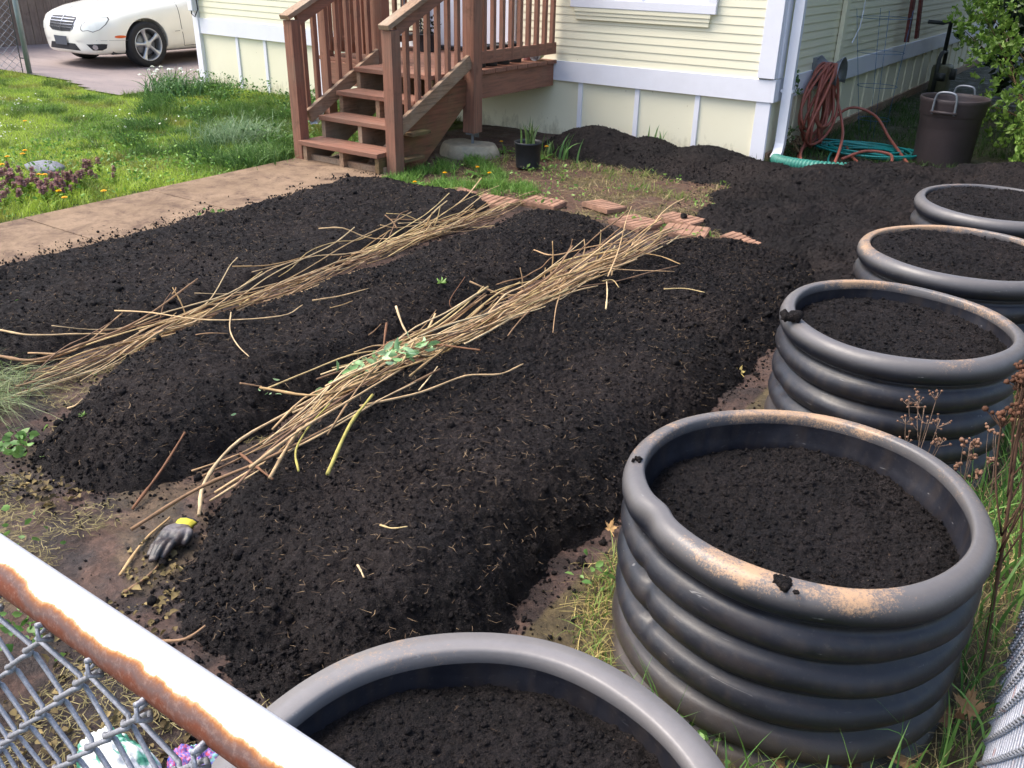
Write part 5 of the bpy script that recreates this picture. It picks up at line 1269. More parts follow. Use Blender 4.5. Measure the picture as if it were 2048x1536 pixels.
SP = [  # pixel polylines of the stems that can be told apart; last entries: radius, label
    ([(262, 1058), (400, 975), (560, 905), (760, 800), (880, 738)], .0058, .05, 'longest straight stem reaching down past the glove from the thick row'),
    ([(398, 1030), (412, 960), (480, 880), (620, 800), (720, 740)], .0062, .03, 'knotted stem bending down to the yellow cuff of the glove'),
    ([(525, 815), (640, 790), (760, 750), (850, 720)], .0048, .06, 'stem with small green shoots at its lower end in the thick row'),
    ([(655, 948), (700, 850), (745, 790)], .0062, .05, 'greenish forked stem hanging over the side of the widest bed'),
    ([(540, 955), (590, 870), (650, 800), (700, 760)], .005, .05, 'stem of the fan whose foot splits into roots on the widest bed'),
    ([(597, 942), (592, 900), (620, 850), (660, 810)], .0034, .05, 'thin curved stem hooking down beside the forked greenish one'),
    ([(430, 985), (520, 930), (640, 870), (760, 800)], .004, .04, 'pale stem crossing the near tip of the thick row'),
    ([(500, 935), (600, 860), (700, 800), (800, 740)], .0045, .07, 'upper stem of the spread fan at the near end'),
    ([(470, 975), (560, 880), (680, 800), (790, 735)], .004, .05, 'middle stem of the spread fan at the near end'),
    ([(420, 1000), (560, 915), (700, 830), (840, 760)], .0036, .03, 'lowest slender stem of the spread fan'),
    ([(480, 905), (545, 958)], .0045, .05, 'short brown stem lying across the fan of stems'),
    ([(720, 812), (840, 785), (930, 752), (1000, 748), (1046, 728)], .0042, .03, 'branching stem stretched out to the right over the widest bed'),
    ([(838, 780), (875, 733)], .0026, .03, 'side twig leaning up from the branching stem'),
    ([(488, 832), (530, 825)], .0034, .01, 'stubby stem beside the green shoots'),
    ([(773, 682), (860, 688), (960, 700)], .0052, .07, 'brown stem jutting left out of the thick row with a bent elbow'),
    ([(775, 683), (762, 735)], .0050, .05, 'short upright piece at the bent elbow of the brown stem'),
    ([(792, 612), (805, 650), (824, 684)], .0050, .03, 'crooked stem standing up on the middle bed beside the thick row'),
    ([(265, 1018), (368, 853)], .0048, .004, 'lone dark stem leaning on the near end of the middle bed'),
    ([(240, 1150), (290, 1080), (340, 1035)], .0045, .004, 'short tan stem lying on the mud left of the glove'),
    ([(250, 1185), (318, 1130)], .0045, .004, 'short pale stem on the mud just below the glove'),
    ([(310, 1283), (370, 1278), (412, 1258)], .0045, .004, 'bent stem on the mud near the corner of the widest bed'),
    ([(135, 815), (165, 798)], .0035, .02, 'short stem leaning on the left end of the middle bed'),
    ([(320, 672), (400, 668), (455, 667)], .0032, .006, 'thin pale stem lying flat on the middle bed'),
    ([(462, 625), (460, 660), (475, 690), (498, 713)], .0030, .006, 'thin curved stem hooking downhill on the middle bed'),
    ([(230, 622), (300, 625), (420, 640), (560, 632), (605, 610)], .0032, .03, 'long slender stem sticking out sideways from the thinner row'),
    ([(0, 660), (60, 670), (150, 668), (220, 678)], .0045, .01, 'long stem pointing left from the near end of the thinner row'),
    ([(0, 735), (70, 720), (160, 690), (280, 640), (400, 590)], .0062, .03, 'thickest stem at the near end of the thinner row'),
    ([(25, 740), (110, 715), (220, 672), (330, 635)], .0042, .04, 'second thick stem at the near end of the thinner row'),
    ([(60, 722), (150, 700), (250, 655)], .004, .03, 'short stem between the two thick ones of the thinner row'),
    ([(625, 601), (680, 592), (737, 577)], .0036, .006, 'pale stem lying alone across the middle bed'),
    ([(660, 616), (705, 602)], .0026, .006, 'small twig just below the pale stem on the middle bed'),
    ([(738, 678), (762, 645)], .0028, .006, 'small yellowish twig on the middle bed near the crooked stem'),
    ([(905, 635), (900, 600), (930, 553)], .0022, .01, 'very thin dark twig arching on the middle bed'),
    ([(1212, 618), (1213, 560)], .0040, .006, 'pale straight twig standing in the widest bed'),
    ([(1328, 578), (1370, 577), (1410, 585)], .0028, .006, 'thin horizontal twig on the far part of the widest bed'),
    ([(1205, 562), (1225, 560), (1238, 575)], .0030, .012, 'short curled pale leaf stalk on the widest bed'),
    ([(465, 533), (540, 530), (620, 528)], .0034, .03, 'slender stem sticking out left over the path-side bed'),
    ([(1068, 496), (1110, 510), (1200, 490), (1330, 478)], .0036, .06, 'slender stem reaching left from the far end of the thick row'),
    ([(760, 445), (800, 455), (900, 440)], .0030, .03, 'slender stem reaching left at the far end of the thinner row'),
    ([(1360, 528), (1310, 510), (1220, 500)], .0032, .03, 'slender stem reaching right from the far end of the thick row'),
    ([(1655, 548), (1680, 555), (1690, 568)], .0036, .02, 'light twig beside the third planter'),
    ([(1572, 405), (1610, 392), (1660, 368)], .0040, .03, 'pale twig lying on the black heap near the drain pipe'),
    ([(715, 1130), (728, 1155)], .0028, .006, 'tiny tan twig on the near slope of the widest bed'),
    ([(760, 1050), (815, 1053)], .0024, .006, 'thin pale fibre lying across the near part of the widest bed'),
    ([(1130, 300), (1180, 318), (1205, 322)], .0028, .006, 'thin straw at the left foot of the compost ridge')]
for pts, r, dz, lb in SP:
    P = [onbed(px, py, dz + r) for px, py in pts]; za, zb_ = P[0].z, P[-1].z
    for k in range(1, len(P) - 1):
        zz = za + (zb_ - za) * k / (len(P) - 1)
        for _ in range(3): q = at(pts[k][0], pts[k][1], zz); zz = max(zz, surf(q.x, q.y) + r)
        P[k] = q
    stick(P, r, r * .6, lb, None, tuple(L3(160, 150, 82)) if 'greenish' in lb else (tuple(L3(118, 84, 62)) if ('brown' in lb or 'dark' in lb) else scol()), 7)
# upright wands in the rows
for k, (x0, y0, x1, y1) in enumerate(((1130, 520, 1145, 478), (1190, 530, 1202, 460), (1165, 520, 1168, 478), (1100, 560, 1105, 482), (1043, 590, 1040, 535), (840, 465, 865, 425), (795, 470, 770, 430), (865, 460, 880, 415), (345, 590, 352, 575), (375, 640, 345, 575))):
    a = onbed(x0, y0, .02); b = aty(x1, y1, a.y + .02); stick([a, (a + b) / 2 + Vector((.01, 0, .005)), b], .004, .0022, ['upright wand in the thick row, nearest the widest bed', 'tallest upright wand at the far part of the thick row', 'upright wand left of the tallest one', 'thin upright wand at the far left of the thick row', 'upright wand sticking up midway along the thick row',
        'arched wand in the far part of the thinner row', 'wand leaning left in the far part of the thinner row', 'wand leaning right in the far part of the thinner row', 'small upright wand in the near part of the thinner row', 'long wand leaning left over the path-side bed'][k], None, scol(), 6)
# green leafy shoots caught in the thick row
for k, (px, py, nl, lb) in enumerate(((700, 748, 22, 'leafy green shoot trapped under the thick row'), (815, 706, 30, 'pale green leafy shoot in the middle of the thick row'), (760, 728, 20, 'curled green leaves between two shoots in the thick row'), (542, 816, 7, 'tiny green shoot at the near end of the thick row'))):
    p = onbed(px, py, .115 if nl > 10 else .06); P = np.array(p) + RNG.normal(0, 1, (nl, 3)) * np.array([.02, .06, .012]); D = np.c_[RNG.normal(.5, .7, nl), RNG.normal(.3, .6, nl), RNG.uniform(-.1, .7, nl)]
    V, T, C_ = leaves(P, D, .052 * RNG.uniform(.5, 1.2, nl) * (.5 if nl < 10 else 1), colvar(nl, L3(112, 158, 92), L3(176, 206, 160), .15), .42)
    tag(meshobj('leafy_shoot', V, T, M['leaf'], cols=C_, origin=p), lb, 'shoot')
for k, (px, py, lb) in enumerate(((882, 566, 'small green seedling alone on the middle bed'), (165, 832, 'tiny green sprout on the left end of the middle bed'), (187, 750, 'pale tiny sprout on the near slope of the middle bed'))):
    p = onbed(px, py, 0); nl = 9; V, T, C_ = leaves(np.array([p] * nl), np.c_[RNG.normal(0, 1, nl), RNG.normal(0, 1, nl), RNG.uniform(.3, 1, nl)], (.035 if k == 0 else .018) * RNG.uniform(.7, 1.2, nl), colvar(nl, L3(110, 150, 70), L3(150, 180, 100), .1), .35)
    tag(meshobj('seedling', V, T, M['leaf'], cols=C_, origin=p), lb, 'seedling')

# ------------------------------------------------------------------ shrubs on the right
def shrub(name, label, cat, base, blobs, nros, per, size, A, B, group=None, stems=14, updir=.5, wid=.62):
    root = empty(name, base, label, cat, group); P, D, C_ = [], [], []
    bl = [(np.array(c), np.array(r)) for c, r in blobs]; wts = np.array([np.prod(r) for c, r in bl]) ** .8; wts /= wts.sum()
    idx = RNG.choice(len(bl), nros, p=wts); q = RNG.normal(0, 1, (nros, 3)); q /= np.linalg.norm(q, axis=1)[:, None]; q *= (RNG.uniform(0, 1, (nros, 1)) ** .42)
    C0 = np.array([b[0] for b in bl])[idx]; R0 = np.array([b[1] for b in bl])[idx]; K = C0 + q * R0 * (1 + .35 * (RNG.uniform(0, 1, (nros, 1)) - .5))
    K = K[(K[:, 2] > .03) & (fbm(K[:, 0] * 2.6 + K[:, 2] * 2, K[:, 1] * 2.6, 601, 3) > .40)]; nros = len(K)
    axis_ = q[:nros] * .6 + np.array([0, 0, updir]); axis_ /= np.linalg.norm(axis_, axis=1)[:, None]
    shade = RNG.uniform(.7, 1.3, nros)
    for j in range(per):
        d = axis_ + RNG.normal(0, .75, (nros, 3)); P.append(K + axis_ * (j * .006)); D.append(d); C_.append(colvar(nros, A, B, .15) * shade[:, None])
    P = np.concatenate(P); D = np.concatenate(D); C_ = np.clip(np.concatenate(C_), 0, 1)
    V, T, c = leaves(P, D, size * RNG.uniform(.6, 1.2, len(P)), C_, wid, .3); meshobj('foliage', V, T, M['leaf'], root, cols=c)
    mb = MB()
    for k in range(stems):
        e = Vector(K[random.randrange(nros)]); b = Vector(base) + Vector((random.gauss(0, .07), random.gauss(0, .07), -.03)); m1 = b.lerp(e, .5) + Vector((random.gauss(0, .07), random.gauss(0, .07), random.uniform(0, .15)))
        mb.tube(spl([b, m1, e], 6), [.012 * (1 - .8 * i / 12) for i in range(13)], 5, True, tuple(L3(96, 78, 58)))
        for _ in range(3):
            e2 = Vector(K[random.randrange(nros)])
            if (e2 - m1).length < .7: mb.tube(spl([m1, m1.lerp(e2, .5) + Vector((0, 0, .04)), e2], 4), [.006 * (1 - .7 * i / 8) for i in range(9)], 4, True, tuple(L3(110, 92, 66)))
    mb.build('stems', M['dry'], root, True, True); return root
shrub('broadleaf_shrub', 'light green leafy shrub leaning over the brown bin at the right edge', 'shrub', (-.55, 8.9, 0),
      [((-.55, 8.45, .45), (.38, .38, .42)), ((-.30, 8.9, 1.0), (.62, .6, .62)), ((-1.05, 9.35, .75), (.42, .45, .34)), ((-1.40, 10.0, 1.0), (.38, .5, .34)), ((-.95, 8.9, .35), (.3, .3, .3)), ((-.9, 9.6, 1.35), (.6, .6, .35)), ((-.1, 8.0, .35), (.38, .32, .34)), ((0, 9.2, 1.6), (.8, .8, .6)), ((-.62, 7.98, .22), (.24, .2, .2))],
      2700, 7, .052, L3(88, 122, 48), L3(150, 180, 84), stems=26)
shrub('evergreen_shrub', 'dark evergreen bush towering behind the light green shrub', 'shrub', (-.3, 11.6, 0), [((-.9, 11.4, 1.5), (1.0, 1.1, .8)), ((-1.25, 12.6, .9), (.75, 1.0, .8)), ((.3, 12.4, 2.2), (1.4, 1.8, 1.4)), ((-1.2, 13.8, 1.9), (.8, 1.4, .9)), ((-.2, 11.3, .7), (.8, .7, .7))],
      5200, 6, .10, L3(30, 48, 32), L3(54, 76, 46), stems=20)
shrub('added_shade_hedge', 'tall dark hedge added out of view to keep light off the narrow side yard', 'hedge', (.9, 12, 0), [((.85, 6.9 + i * 1.45, 1.9), (.62, 1.1, 2.9)) for i in range(9)], 9000, 6, .15, L3(30, 46, 30), L3(58, 80, 48), stems=30)  # unseen hedge, added to block skylight and darken the side yard
shrub('climbing_weed', 'straggling weed growing up the corner behind the downspout', 'weed', (-2.40, 7.62, 0), [((-2.42, 7.62, .12), (.06, .12, .14)), ((-2.43, 7.68, .60), (.03, .06, .10))], 60, 5, .03, L3(70, 104, 52), L3(120, 150, 84), stems=5)

# ------------------------------------------------------------------ strip along the right fence
def dens(n, f, hh, w, A, B, lean, s, droop=.7, az=None):
    x, y = f(n); n = len(x); return blades(x, y, ground_z(x, y) - .005, hh * RNG.uniform(.35, 1.25, n), w * RNG.uniform(.7, 1.2, n), colvar(n, A, B, .25), lean, s, droop=droop, az=None if az is None else RNG.normal(az, .9, n))
def outside_pl(x, y, m=.02):
    ok = np.ones(len(x), bool)
    for c, r in (((-.495, .645), .40), ((-.412, 1.785), .405), ((-.492, 3.04), .40), ((-.475, 4.03), .42), ((-.47, 5.12), .42)): ok &= (x - c[0]) ** 2 + (y - c[1]) ** 2 > (r + m) ** 2
    return ok
def fA(n):
    x = RNG.uniform(-.16, .088, n); y = RNG.uniform(.75, 5.6, n); ok = outside_pl(x, y); return x[ok], y[ok]
def fB(n):
    x = RNG.uniform(-1.05, .09, n); y = RNG.uniform(.9, 3.8, n); ok = outside_pl(x, y) & ((x + .5) ** 2 + (y - 1.22) ** 2 < .42 ** 2) | (outside_pl(x, y) & (y > 2.1) & (y < 2.75) & (x > -.35)); return x[ok], y[ok]
def fC(n):
    a = RNG.uniform(2.3, 4.6, n); q = .42 + np.abs(RNG.normal(0, .05, n)); x = -.412 + q * np.cos(a); y = 1.785 + q * np.sin(a); return x, y
def fD(n):
    x = RNG.uniform(-.62, .05, n); y = RNG.uniform(1.10, 1.40, n); ok = outside_pl(x, y, .005); return x[ok], y[ok]
L = [dens(190, fD, .21, .0075, L3(66, 110, 50), L3(120, 158, 80), .7, 6), dens(500, fD, .12, .003, L3(90, 120, 56), L3(160, 160, 96), 1.2, 4), dens(820, fA, .28, .0085, L3(72, 116, 54), L3(126, 164, 84), .7, 6), dens(1500, fA, .14, .0032, L3(84, 118, 52), L3(150, 160, 90), 1.1, 4),
     dens(520, fB, .12, .007, L3(76, 116, 54), L3(130, 160, 84), .8, 5), dens(420, fC, .07, .0045, L3(96, 130, 62), L3(150, 166, 92), 1.1, 4)]
V, T, C_ = join(L); tag(meshobj('tall_grass', V, T, M['grass'], cols=C_), 'long green grass growing between the planters and the chain link fence', 'grass', kind='stuff')
L = [dens(2200, fA, .16, .0024, L3(150, 130, 90), L3(196, 176, 126), 1.9, 4, 1.1), dens(1700, fB, .10, .0024, L3(130, 112, 78), L3(186, 164, 116), 2.2, 3, 1.2), dens(900, fC, .07, .0024, L3(140, 124, 78), L3(186, 170, 110), 2.0, 3, 1.2)]
V, T, C_ = join(L); tag(meshobj('dry_straw', V, T, M['dry'], cols=C_), 'matted dry straw among the long grass by the fence', 'dry grass', kind='stuff')
def smallweed(p, n, sz, label, name='ground_weed'):
    p = Vector(p); P = np.array(p) + RNG.normal(0, 1, (n, 3)) * np.array([.05, .05, .012]) + np.array([0, 0, .025]); D = np.c_[RNG.normal(0, 1, n), RNG.normal(0, 1, n), RNG.uniform(.0, .6, n)]
    V, T, C_ = leaves(P, D, sz * RNG.uniform(.6, 1.2, n), colvar(n, L3(72, 112, 50), L3(124, 160, 84), .2), .75); tag(meshobj(name, V, T, M['leaf'], cols=C_, origin=p), label, 'weed')
smallweed(at(1335, 1345), 46, .030, 'trailing green weed at the left foot of the dented planter')
smallweed(at(1430, 1480), 50, .022, 'small-leaved weed in front of the dented planter near the bottom edge')
smallweed(at(1225, 1165), 20, .026, 'little weed on the bare earth left of the dented planter')
smallweed((-.10, 2.42, .06), 34, .045, 'nettle-like green weed between the dented planter and the next one')
smallweed(at(30, 905), 60, .035, 'green weeds growing at the left photo edge below the grass heap')
smallweed(at(8, 640), 40, .04, 'bright green leaves poking in at the left photo edge')
smallweed(at(30, 1095), 22, .03, 'small weed in the mud just above the white rail')
smallweed(at(50, 1270), 40, .03, 'green weeds in the mud behind the chain link mesh')
smallweed(at(430, 437, .02), 26, .03, 'dry pale weed tuft growing from the joint of the path')
# dead weeds with seed heads
def deadweed(base, top, nb, label, col, spread, R=.0028, nseed=9, sr=.0052):
    base = Vector(base); top = Vector(top); root = empty('dead_weed', base, label, 'dead weed', 'dead weed stalks with seed heads'); st = MB(); sd_ = MB()
    st.tube(spl([base, base.lerp(top, .5) + Vector((.006, 0, 0)), top], 5), [R * (1 - .5 * i / 10) for i in range(11)], 6, True, col); H_ = (top - base).length
    for k in range(nb):
        u = random.uniform(.35, .95); b = base.lerp(top, u); a = random.uniform(0, 2 * PI); L_ = spread * (1.25 - u) * random.uniform(.8, 1.4)
        e = b + Vector((math.cos(a) * L_, math.sin(a) * L_, (top.z - b.z) * random.uniform(.6, 1.1) + .01)); m_ = b.lerp(e, .5) + Vector((math.cos(a), math.sin(a), -.5)) * L_ * .18
        st.tube(spl([b, m_, e], 4), R * .45, 4, True, col)
        for j in range(nseed):
            q = e + Vector((random.gauss(0, 1), random.gauss(0, 1), random.gauss(0, .7))) * spread * .16
            st.tube([e - (e - m_) * .2, q], R * .25, 3, False, col); g_ = random.uniform(.7, 1.3); sd_.ball(q, sr * random.uniform(.7, 1.2), 1, .2, (1, 1, 1), tuple(np.array(col) * g_ * np.array([.9, .75, .68])))
    st.build('stalk', M['dry'], root, True, True); sd_.build('seed_heads', M['dry'], root, True, True)
c1 = tuple(L3(132, 110, 94)); c2 = tuple(L3(98, 74, 60))
b = Vector((-.245, 2.34, .0)); deadweed(b, aty(1849, 812, 2.34), 10, 'bare branching dead weed in front of the middle planter', c1, .085, .0030, 6, .0042)
deadweed((-.115, 2.30, 0), aty(1941, 885, 2.30), 8, 'small dead weed with round seed heads right of the branching one', c1, .045, .0024, 9)
deadweed((-.06, 2.62, 0), aty(1992, 870, 2.62), 4, 'slanting thin dead weed behind the dented planter', c1, .06, .002, 5)
deadweed((.035, 1.98, 0), aty(2052, 740, 2.05), 16, 'tall rust-brown dead weed at the right photo edge', c2, .065, .0055, 16, .006)
deadweed((.055, 2.45, 0), aty(2046, 800, 2.5), 12, 'second rust-brown dead weed, half outside the right photo edge', c2, .06, .004, 16, .0055)

# dry leaves
def mapleleaf(p, s, rz, tilt, label, col):
    p = Vector(p); pts = []; 
    for k in range(5):
        a = math.radians(90 + (k - 2) * 52); L_ = (1, .82, .5)[abs(k - 2)]; 
        pts += [(a - .42, L_ * .48), (a - .17, L_ * .80), (a - .08, L_ * .70), (a, L_), (a + .09, L_ * .68), (a + .18, L_ * .78)]
    pts += [(math.radians(245), .28), (math.radians(270), .12), (math.radians(295), .28)]
    Mx = Matrix.Rotation(rz, 3, 'Z') @ Matrix.Rotation(tilt[0], 3, 'X') @ Matrix.Rotation(tilt[1], 3, 'Y'); mb = MB(); V = [p]
    for j, f_ in enumerate((.5, 1)):
        for a, r in pts: x_, y_ = math.cos(a) * r * s * f_, math.sin(a) * r * s * f_; V.append(p + Mx @ Vector((x_, y_, .28 * s * (r * f_) ** 2 * (.6 + .6 * math.sin(a * 5)) )))
    n = len(pts); Fc = [(0, 1 + i, 1 + (i + 1) % n) for i in range(n)] + [(1 + i, 1 + n + i, 1 + n + (i + 1) % n, 1 + (i + 1) % n) for i in range(n)]
    mb.add(V, Fc, col); mb.tube([p, p + Mx @ Vector((.01, -s * .8, .02))], .0014, 5, True, col)
    tag(mb.build('dry_leaf', M['dry'], None, False, True, origin=p), label, 'leaf', 'fallen dry brown leaves')
LT = tuple(L3(158, 124, 88)); LB = tuple(L3(116, 88, 66))
mapleleaf(at(1935, 1420, .07), .060, .2, (.9, .2), 'large tan maple leaf standing in the grass right of the dented planter', LT)
mapleleaf(at(1895, 1440, .05), .045, 1.4, (.5, -.5), 'darker brown leaf under the large tan maple leaf', LB)
mapleleaf(at(1815, 1525, .02), .07, 2.4, (.2, .2), 'tan leaf lying at the bottom edge in front of the dented planter', LT)
mapleleaf(at(1700, 1525, .02), .06, .6, (.3, .1), 'brown leaf at the bottom edge left of the other tan leaf', LB)
mapleleaf(at(1560, 1530, .02), .04, .9, (.6, .4), 'small curled leaf at the bottom edge near the nearest planter', LT)
mapleleaf((-.02, 2.40, .05), .055, 2.0, (.3, .3), 'tan leaf caught beside the nettle-like weed', LT)
mapleleaf((.02, 1.62, .16), .05, 3.0, (.8, .3), 'faded leaf hanging in the long grass by the fence', LB)
mapleleaf(at(1220, 1058, .01), .035, .3, (.5, .5), 'small straw-coloured leaf at the foot of the widest bed', tuple(L3(200, 160, 110)))
mapleleaf(at(1480, 745, .015), .035, .3, (.5, .5), 'small yellow leaf on the earth beside the third planter', tuple(L3(196, 176, 110)))

# ------------------------------------------------------------------ litter on the mud in front
def mudpts(n, x0=-3.9, x1=-.8, y0=.25, y1=1.75):
    x = RNG.uniform(x0, x1, n); y = RNG.uniform(y0, y1, n); h = np.maximum.reduce([bed_macro(i, x, y) for i in range(3)]); return x, y, h < .004
x, y, ok = mudpts(6500); ok &= (y < .98 + .5 * fbm(x * 2, y * 2, 703, 2)) & (fbm(x * 3.2, y * 3.6, 701, 4) > .46 + .14 * sstep(.7, 1.3, y)); ok &= outside_pl(x, y); x, y = x[ok], y[ok]; n = len(x)
V, T, C_ = leaves(np.c_[x, y, ground_z(x, y) + RNG.uniform(.003, .014, n)], np.c_[RNG.normal(0, 1, n), RNG.normal(0, 1, n), RNG.normal(0, .22, n)], .022 * RNG.uniform(.25, 1.3, n), colvar(n, L3(84, 72, 50), L3(134, 118, 80), .35), .85, 1.1, N=np.c_[RNG.normal(0, .6, n), RNG.normal(0, .6, n), np.ones(n)])
tag(meshobj('leaf_litter', V, T, M['dry'], cols=C_), 'yellowish trampled leaf litter on the mud in front of the beds', 'leaf litter', kind='stuff')
x, y, ok = mudpts(26000); ok &= fbm(x * 2.6, y * 3.0, 711, 4) > .53; ok &= outside_pl(x, y); x, y = x[ok], y[ok]; n = len(x)
P0 = np.c_[x, y, ground_z(x, y) + RNG.uniform(.003, .012, n)]; a = RNG.uniform(0, 2 * PI, n); Dd = np.c_[np.cos(a), np.sin(a), RNG.normal(0, .12, n)]; Ln = RNG.uniform(.012, .06, n)[:, None]; Wv = np.c_[-np.sin(a), np.cos(a), 0 * a] * .0009
Pm = P0 + Dd * Ln * .5 + np.c_[-np.sin(a), np.cos(a), .15 + 0 * a] * Ln * RNG.normal(0, .14, (n, 1)); P1 = P0 + Dd * Ln
V = np.stack([P0 - Wv, P0 + Wv, Pm + Wv, Pm - Wv, P1], 1).reshape(-1, 3); b_ = (np.arange(n) * 5)[:, None]; T = np.concatenate([b_ + np.array([q]) for q in ((0, 1, 2), (0, 2, 3), (3, 2, 4))])
tag(meshobj('grass_clippings', V, T, M['dry'], cols=np.repeat(colvar(n, L3(92, 86, 54), L3(150, 138, 98), .35), 5, 0)), 'dried grass clippings strewn over the mud in front of the beds', 'grass clippings', kind='stuff')
# fine straw fibres and chips on the compost and behind the beds
def fibres(n, P0, lo, hi, w, cols, nm, lb, cat):
    a = RNG.uniform(0, 2 * PI, n); Dd = np.c_[np.cos(a), np.sin(a), RNG.normal(0, .18, n)]; Ln = RNG.uniform(lo, hi, n)[:, None]; Wv = np.c_[-np.sin(a), np.cos(a), 0 * a] * w
    Pm = P0 + Dd * Ln * .5 + np.c_[-np.sin(a), np.cos(a), .3 + 0 * a] * Ln * RNG.normal(0, .16, (n, 1)); P1 = P0 + Dd * Ln
    V = np.stack([P0 - Wv, P0 + Wv, Pm + Wv, Pm - Wv, P1], 1).reshape(-1, 3); b_ = (np.arange(n) * 5)[:, None]; T = np.concatenate([b_ + np.array([q]) for q in ((0, 1, 2), (0, 2, 3), (3, 2, 4))])
    tag(meshobj(nm, V, T, M['dry'], cols=np.repeat(cols, 5, 0)), lb, cat, kind='stuff')
n = 9000; x = RNG.uniform(-4.6, -.9, n); y = RNG.uniform(.9, 5.1, n); h = np.maximum.reduce([bed_macro(i, x, y) for i in range(3)]); ok = h > .02; x, y, h = x[ok], y[ok], h[ok]; n = len(x)
fibres(n, np.c_[x, y, h + soil_detail(x, y) * .9 - .006], .006, .04, .0006, colvar(n, L3(84, 68, 56), L3(150, 128, 100), .3), 'straw_fibres', 'fine straw fibres and root threads strewn over the compost beds', 'straw')
n = 1100; x = RNG.uniform(-4.4, -1.8, n); y = RNG.uniform(4.95, 6.6, n); ok = bedfree(x, y); x, y = x[ok], y[ok]; n = len(x)
fibres(n, np.c_[x, y, ground_z(x, y) + .008], .03, .18, .0014, colvar(n, L3(140, 124, 88), L3(190, 172, 130), .25), 'dry_straw', 'dry straw scattered on the bare earth behind the beds', 'straw')

# ------------------------------------------------------------------ glove
g0, g1 = at(372, 1026, .05), at(306, 1118, .02); gx_ = Vector((g1.x - g0.x, g1.y - g0.y, 0)); GL = gx_.length; gx_.normalize(); gy_ = Vector((gx_.y, -gx_.x, 0))   # gy_: towards the thumb side
if (at(395, 1060) - at(340, 1060)).dot(gy_) < 0: gy_ = -gy_
gbase = Vector((g0.x, g0.y, max(surf(g0.x, g0.y), 0) * .35)); s_ = GL / .235
def gp(u, v, w): return gbase + gx_ * u * s_ + gy_ * v * s_ + Vector((0, 0, w * s_ + .004))
mb = MB()
def cap(P, R):
    Q = spl(P, 4); m_ = len(Q); RR = np.interp(np.linspace(0, 1, m_), np.linspace(0, 1, len(R)), R); mb.tube(Q, [r * s_ for r in RR], 12); mb.ball(Q[-1], RR[-1] * s_, 2); mb.ball(Q[0], RR[0] * s_, 2)
for v in (-.028, -.010, .010, .026): cap([gp(.045, v * .75, .022), gp(.09, v * 1.1, .030), gp(.135, v * 1.15, .024)], [.018, .020, .017])
cap([gp(.13, -.034, .022), gp(.165, -.040, .020), gp(.205, -.036, .010)], [.013, .012, .0095])       # little finger
cap([gp(.13, -.010, .026), gp(.175, -.016, .034), gp(.215, -.014, .016), gp(.232, -.012, .010)], [.015, .0135, .012, .010])
cap([gp(.13, .012, .026), gp(.170, .008, .040), gp(.205, .004, .026), gp(.225, .002, .014)], [.015, .014, .0125, .011])
cap([gp(.13, .032, .022), gp(.160, .032, .034), gp(.19, .026, .020), gp(.205, .020, .010)], [.0145, .0135, .012, .0105])
cap([gp(.055, .028, .022), gp(.075, .050, .028), gp(.105, .058, .020), gp(.120, .052, .014)], [.016, .0155, .014, .012])   # thumb
tmp = mb.build('g', None); md = tmp.modifiers.new('r', 'REMESH'); md.mode = 'VOXEL'; md.voxel_size = .0028; md2 = tmp.modifiers.new('s', 'SMOOTH'); md2.iterations = 4; md2.factor = .5
bpy.context.view_layer.update(); me = bpy.data.meshes.new_from_object(tmp.evaluated_get(bpy.context.evaluated_depsgraph_get())); V = np.array([v.co[:] for v in me.vertices]); Fg = [list(p.vertices) for p in me.polygons]; bpy.data.objects.remove(tmp)
V[:, 2] += .0022 * (fbm(V[:, 0] * 60, V[:, 1] * 60, 801, 3) - .5) * 2
rel = V - np.array(gbase); uu = (rel @ np.array(gx_)) / s_; vv = (rel @ np.array(gy_)) / s_
tk = sstep(.085, .135, uu + .3 * np.abs(vv - .0) + .02 * (fbm(V[:, 0] * 40, V[:, 1] * 40, 803, 3) - .5))[:, None]; tk = np.maximum(tk, (sstep(.042, .056, vv) * sstep(.07, .1, uu))[:, None]); mud_ = sstep(.5, .7, fbm(V[:, 0] * 30, V[:, 1] * 30, 807, 3))[:, None] * .6; cgl = L3(112, 106, 106) * (1 - tk) + L3(40, 40, 42) * tk; cgl = cgl * (1 - mud_) + L3(66, 52, 46) * mud_
gl = meshobj('work_glove', V, Fg, M['glove'], None, True, cgl, origin=gbase); tag(gl, 'grey rubber-coated work glove with a yellow cuff lying on the mud at the bed', 'glove')
mb = MB(); V = []; n = 28
for k, (u, a_, b_) in enumerate(((.056, .036, .020), (.040, .035, .019), (.02, .037, .020), (.0, .042, .018), (-.002, .0385, .015), (.02, .032, .014))):
    for j in range(n): t_ = j / n * 2 * PI; rp = 1 + .04 * math.sin(t_ * 9) + .05 * math.sin(t_ * 2 + 1); V.append(gp(u + .004 * math.sin(t_ * 2), a_ * math.cos(t_) * rp * .92, .021 + b_ * math.sin(t_) * rp))
mb.add(V, [(i * n + j, i * n + (j + 1) % n, (i + 1) * n + (j + 1) % n, (i + 1) * n + j) for i in range(5) for j in range(n)]); mb.build('cuff', simple('yellow_knit', (206, 192, 64), .85, .15, 60, bump=.001, bscale=300), gl, True)
V = []
for r_ in (0, 1):
    for j in range(n): t_ = j / n * 2 * PI; rp = 1 + .04 * math.sin(t_ * 9) + .05 * math.sin(t_ * 2 + 1); V.append(gp(-.003 + .006 * r_, .043 * math.cos(t_) * rp * .93, .021 + .019 * math.sin(t_) * rp))
MB().add(V, [(j, (j + 1) % n, n + (j + 1) % n, n + j) for j in range(n)]).build('cuff_hem', M['darkp'], gl, True)

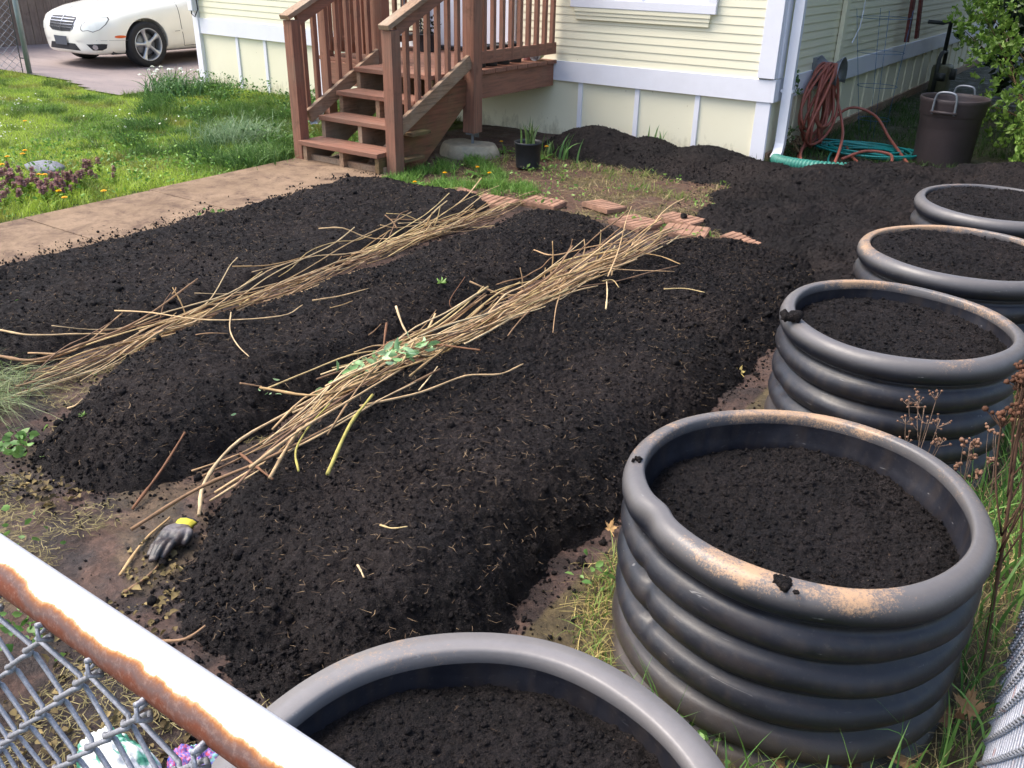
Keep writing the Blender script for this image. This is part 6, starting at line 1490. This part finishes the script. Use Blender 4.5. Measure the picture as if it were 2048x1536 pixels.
# ------------------------------------------------------------------ crumpled bags behind the mesh
def bag(label, c, r, seed, colfun):
    bm = bmesh.new(); bmesh.ops.create_icosphere(bm, subdivisions=6, radius=1); P = np.array([v.co[:] for v in bm.verts]); Fb = np.array([[v.index for v in f.verts] for f in bm.faces]); bm.free()
    a = fbm(P[:, 0] * 2.3 + P[:, 2] + seed, P[:, 1] * 2.3 - P[:, 2], 900 + seed, 3); b = np.abs(fbm(P[:, 0] * 4 + P[:, 2] * 2, P[:, 1] * 4 + P[:, 2], 910 + seed, 3) - .5)
    k = (.85 + .5 * (a - .5) + .35 * b)[:, None]; V = P * k * np.array(r) + np.array(c); V[:, 2] = np.maximum(V[:, 2], .004)
    tag(meshobj('plastic_bag', V, Fb, M['bag'], None, False, colfun(P), origin=c), label, 'bag', 'bags on the ground behind the front fence')
def cg(P):
    f = fbm(P[:, 0] * 3.5, P[:, 1] * 3.5 + P[:, 2], 921, 3); k = sstep(.52, .56, f)[:, None]; c = L3(232, 236, 234) * (1 - k) + L3(120, 188, 164) * k; k2 = sstep(.62, .66, f)[:, None]; return c * (1 - k2) + L3(58, 132, 108) * k2
def cp(P):
    f = fbm(P[:, 0] * 5, P[:, 1] * 5 + P[:, 2], 931, 4); c = np.repeat(L3(150, 120, 190)[None], len(P), 0)
    w_ = np.abs(np.sin(f * 46)); k = sstep(.75, .9, w_)[:, None]; c = c * (1 - k) + L3(206, 84, 100) * k; k = sstep(.8, .95, np.abs(np.sin(f * 31 + 1)))[:, None]; c = c * (1 - k) + L3(60, 84, 170) * k
    k = sstep(.60, .64, f)[:, None]; return c * (1 - k) + L3(150, 208, 200) * k
p = at(235, 1530, .07); bag('crumpled white and green plastic bag behind the front mesh', (p.x, p.y, .05), (.11, .065, .09), 1, cg)
p = at(395, 1545, .08); bag('purple paisley patterned bag beside the crumpled white one', (p.x + .01, p.y - .01, .06), (.075, .06, .10), 5, cp)
# bark chips and pale grit mixed into the compost
n = 700; x = RNG.uniform(-4.6, -.95, n); y = RNG.uniform(1.0, 5.0, n); h = np.maximum.reduce([bed_macro(i, x, y) for i in range(3)]); ok = h > .02; x, y, h = x[ok], y[ok], h[ok]; n = len(x)
V, T = crumbs(np.c_[x, y, h + soil_detail(x, y) * .9 - .007], .0016 + .004 * RNG.uniform(0, 1, n) ** 3); cc = colvar(n, L3(58, 42, 34), L3(120, 100, 80), .35)
tag(meshobj('bark_chips', V, T, M['dry'], cols=np.repeat(cc, len(ICO[0]), 0)), 'small bark chips and pale grit mixed into the compost beds', 'bark chips', kind='stuff')
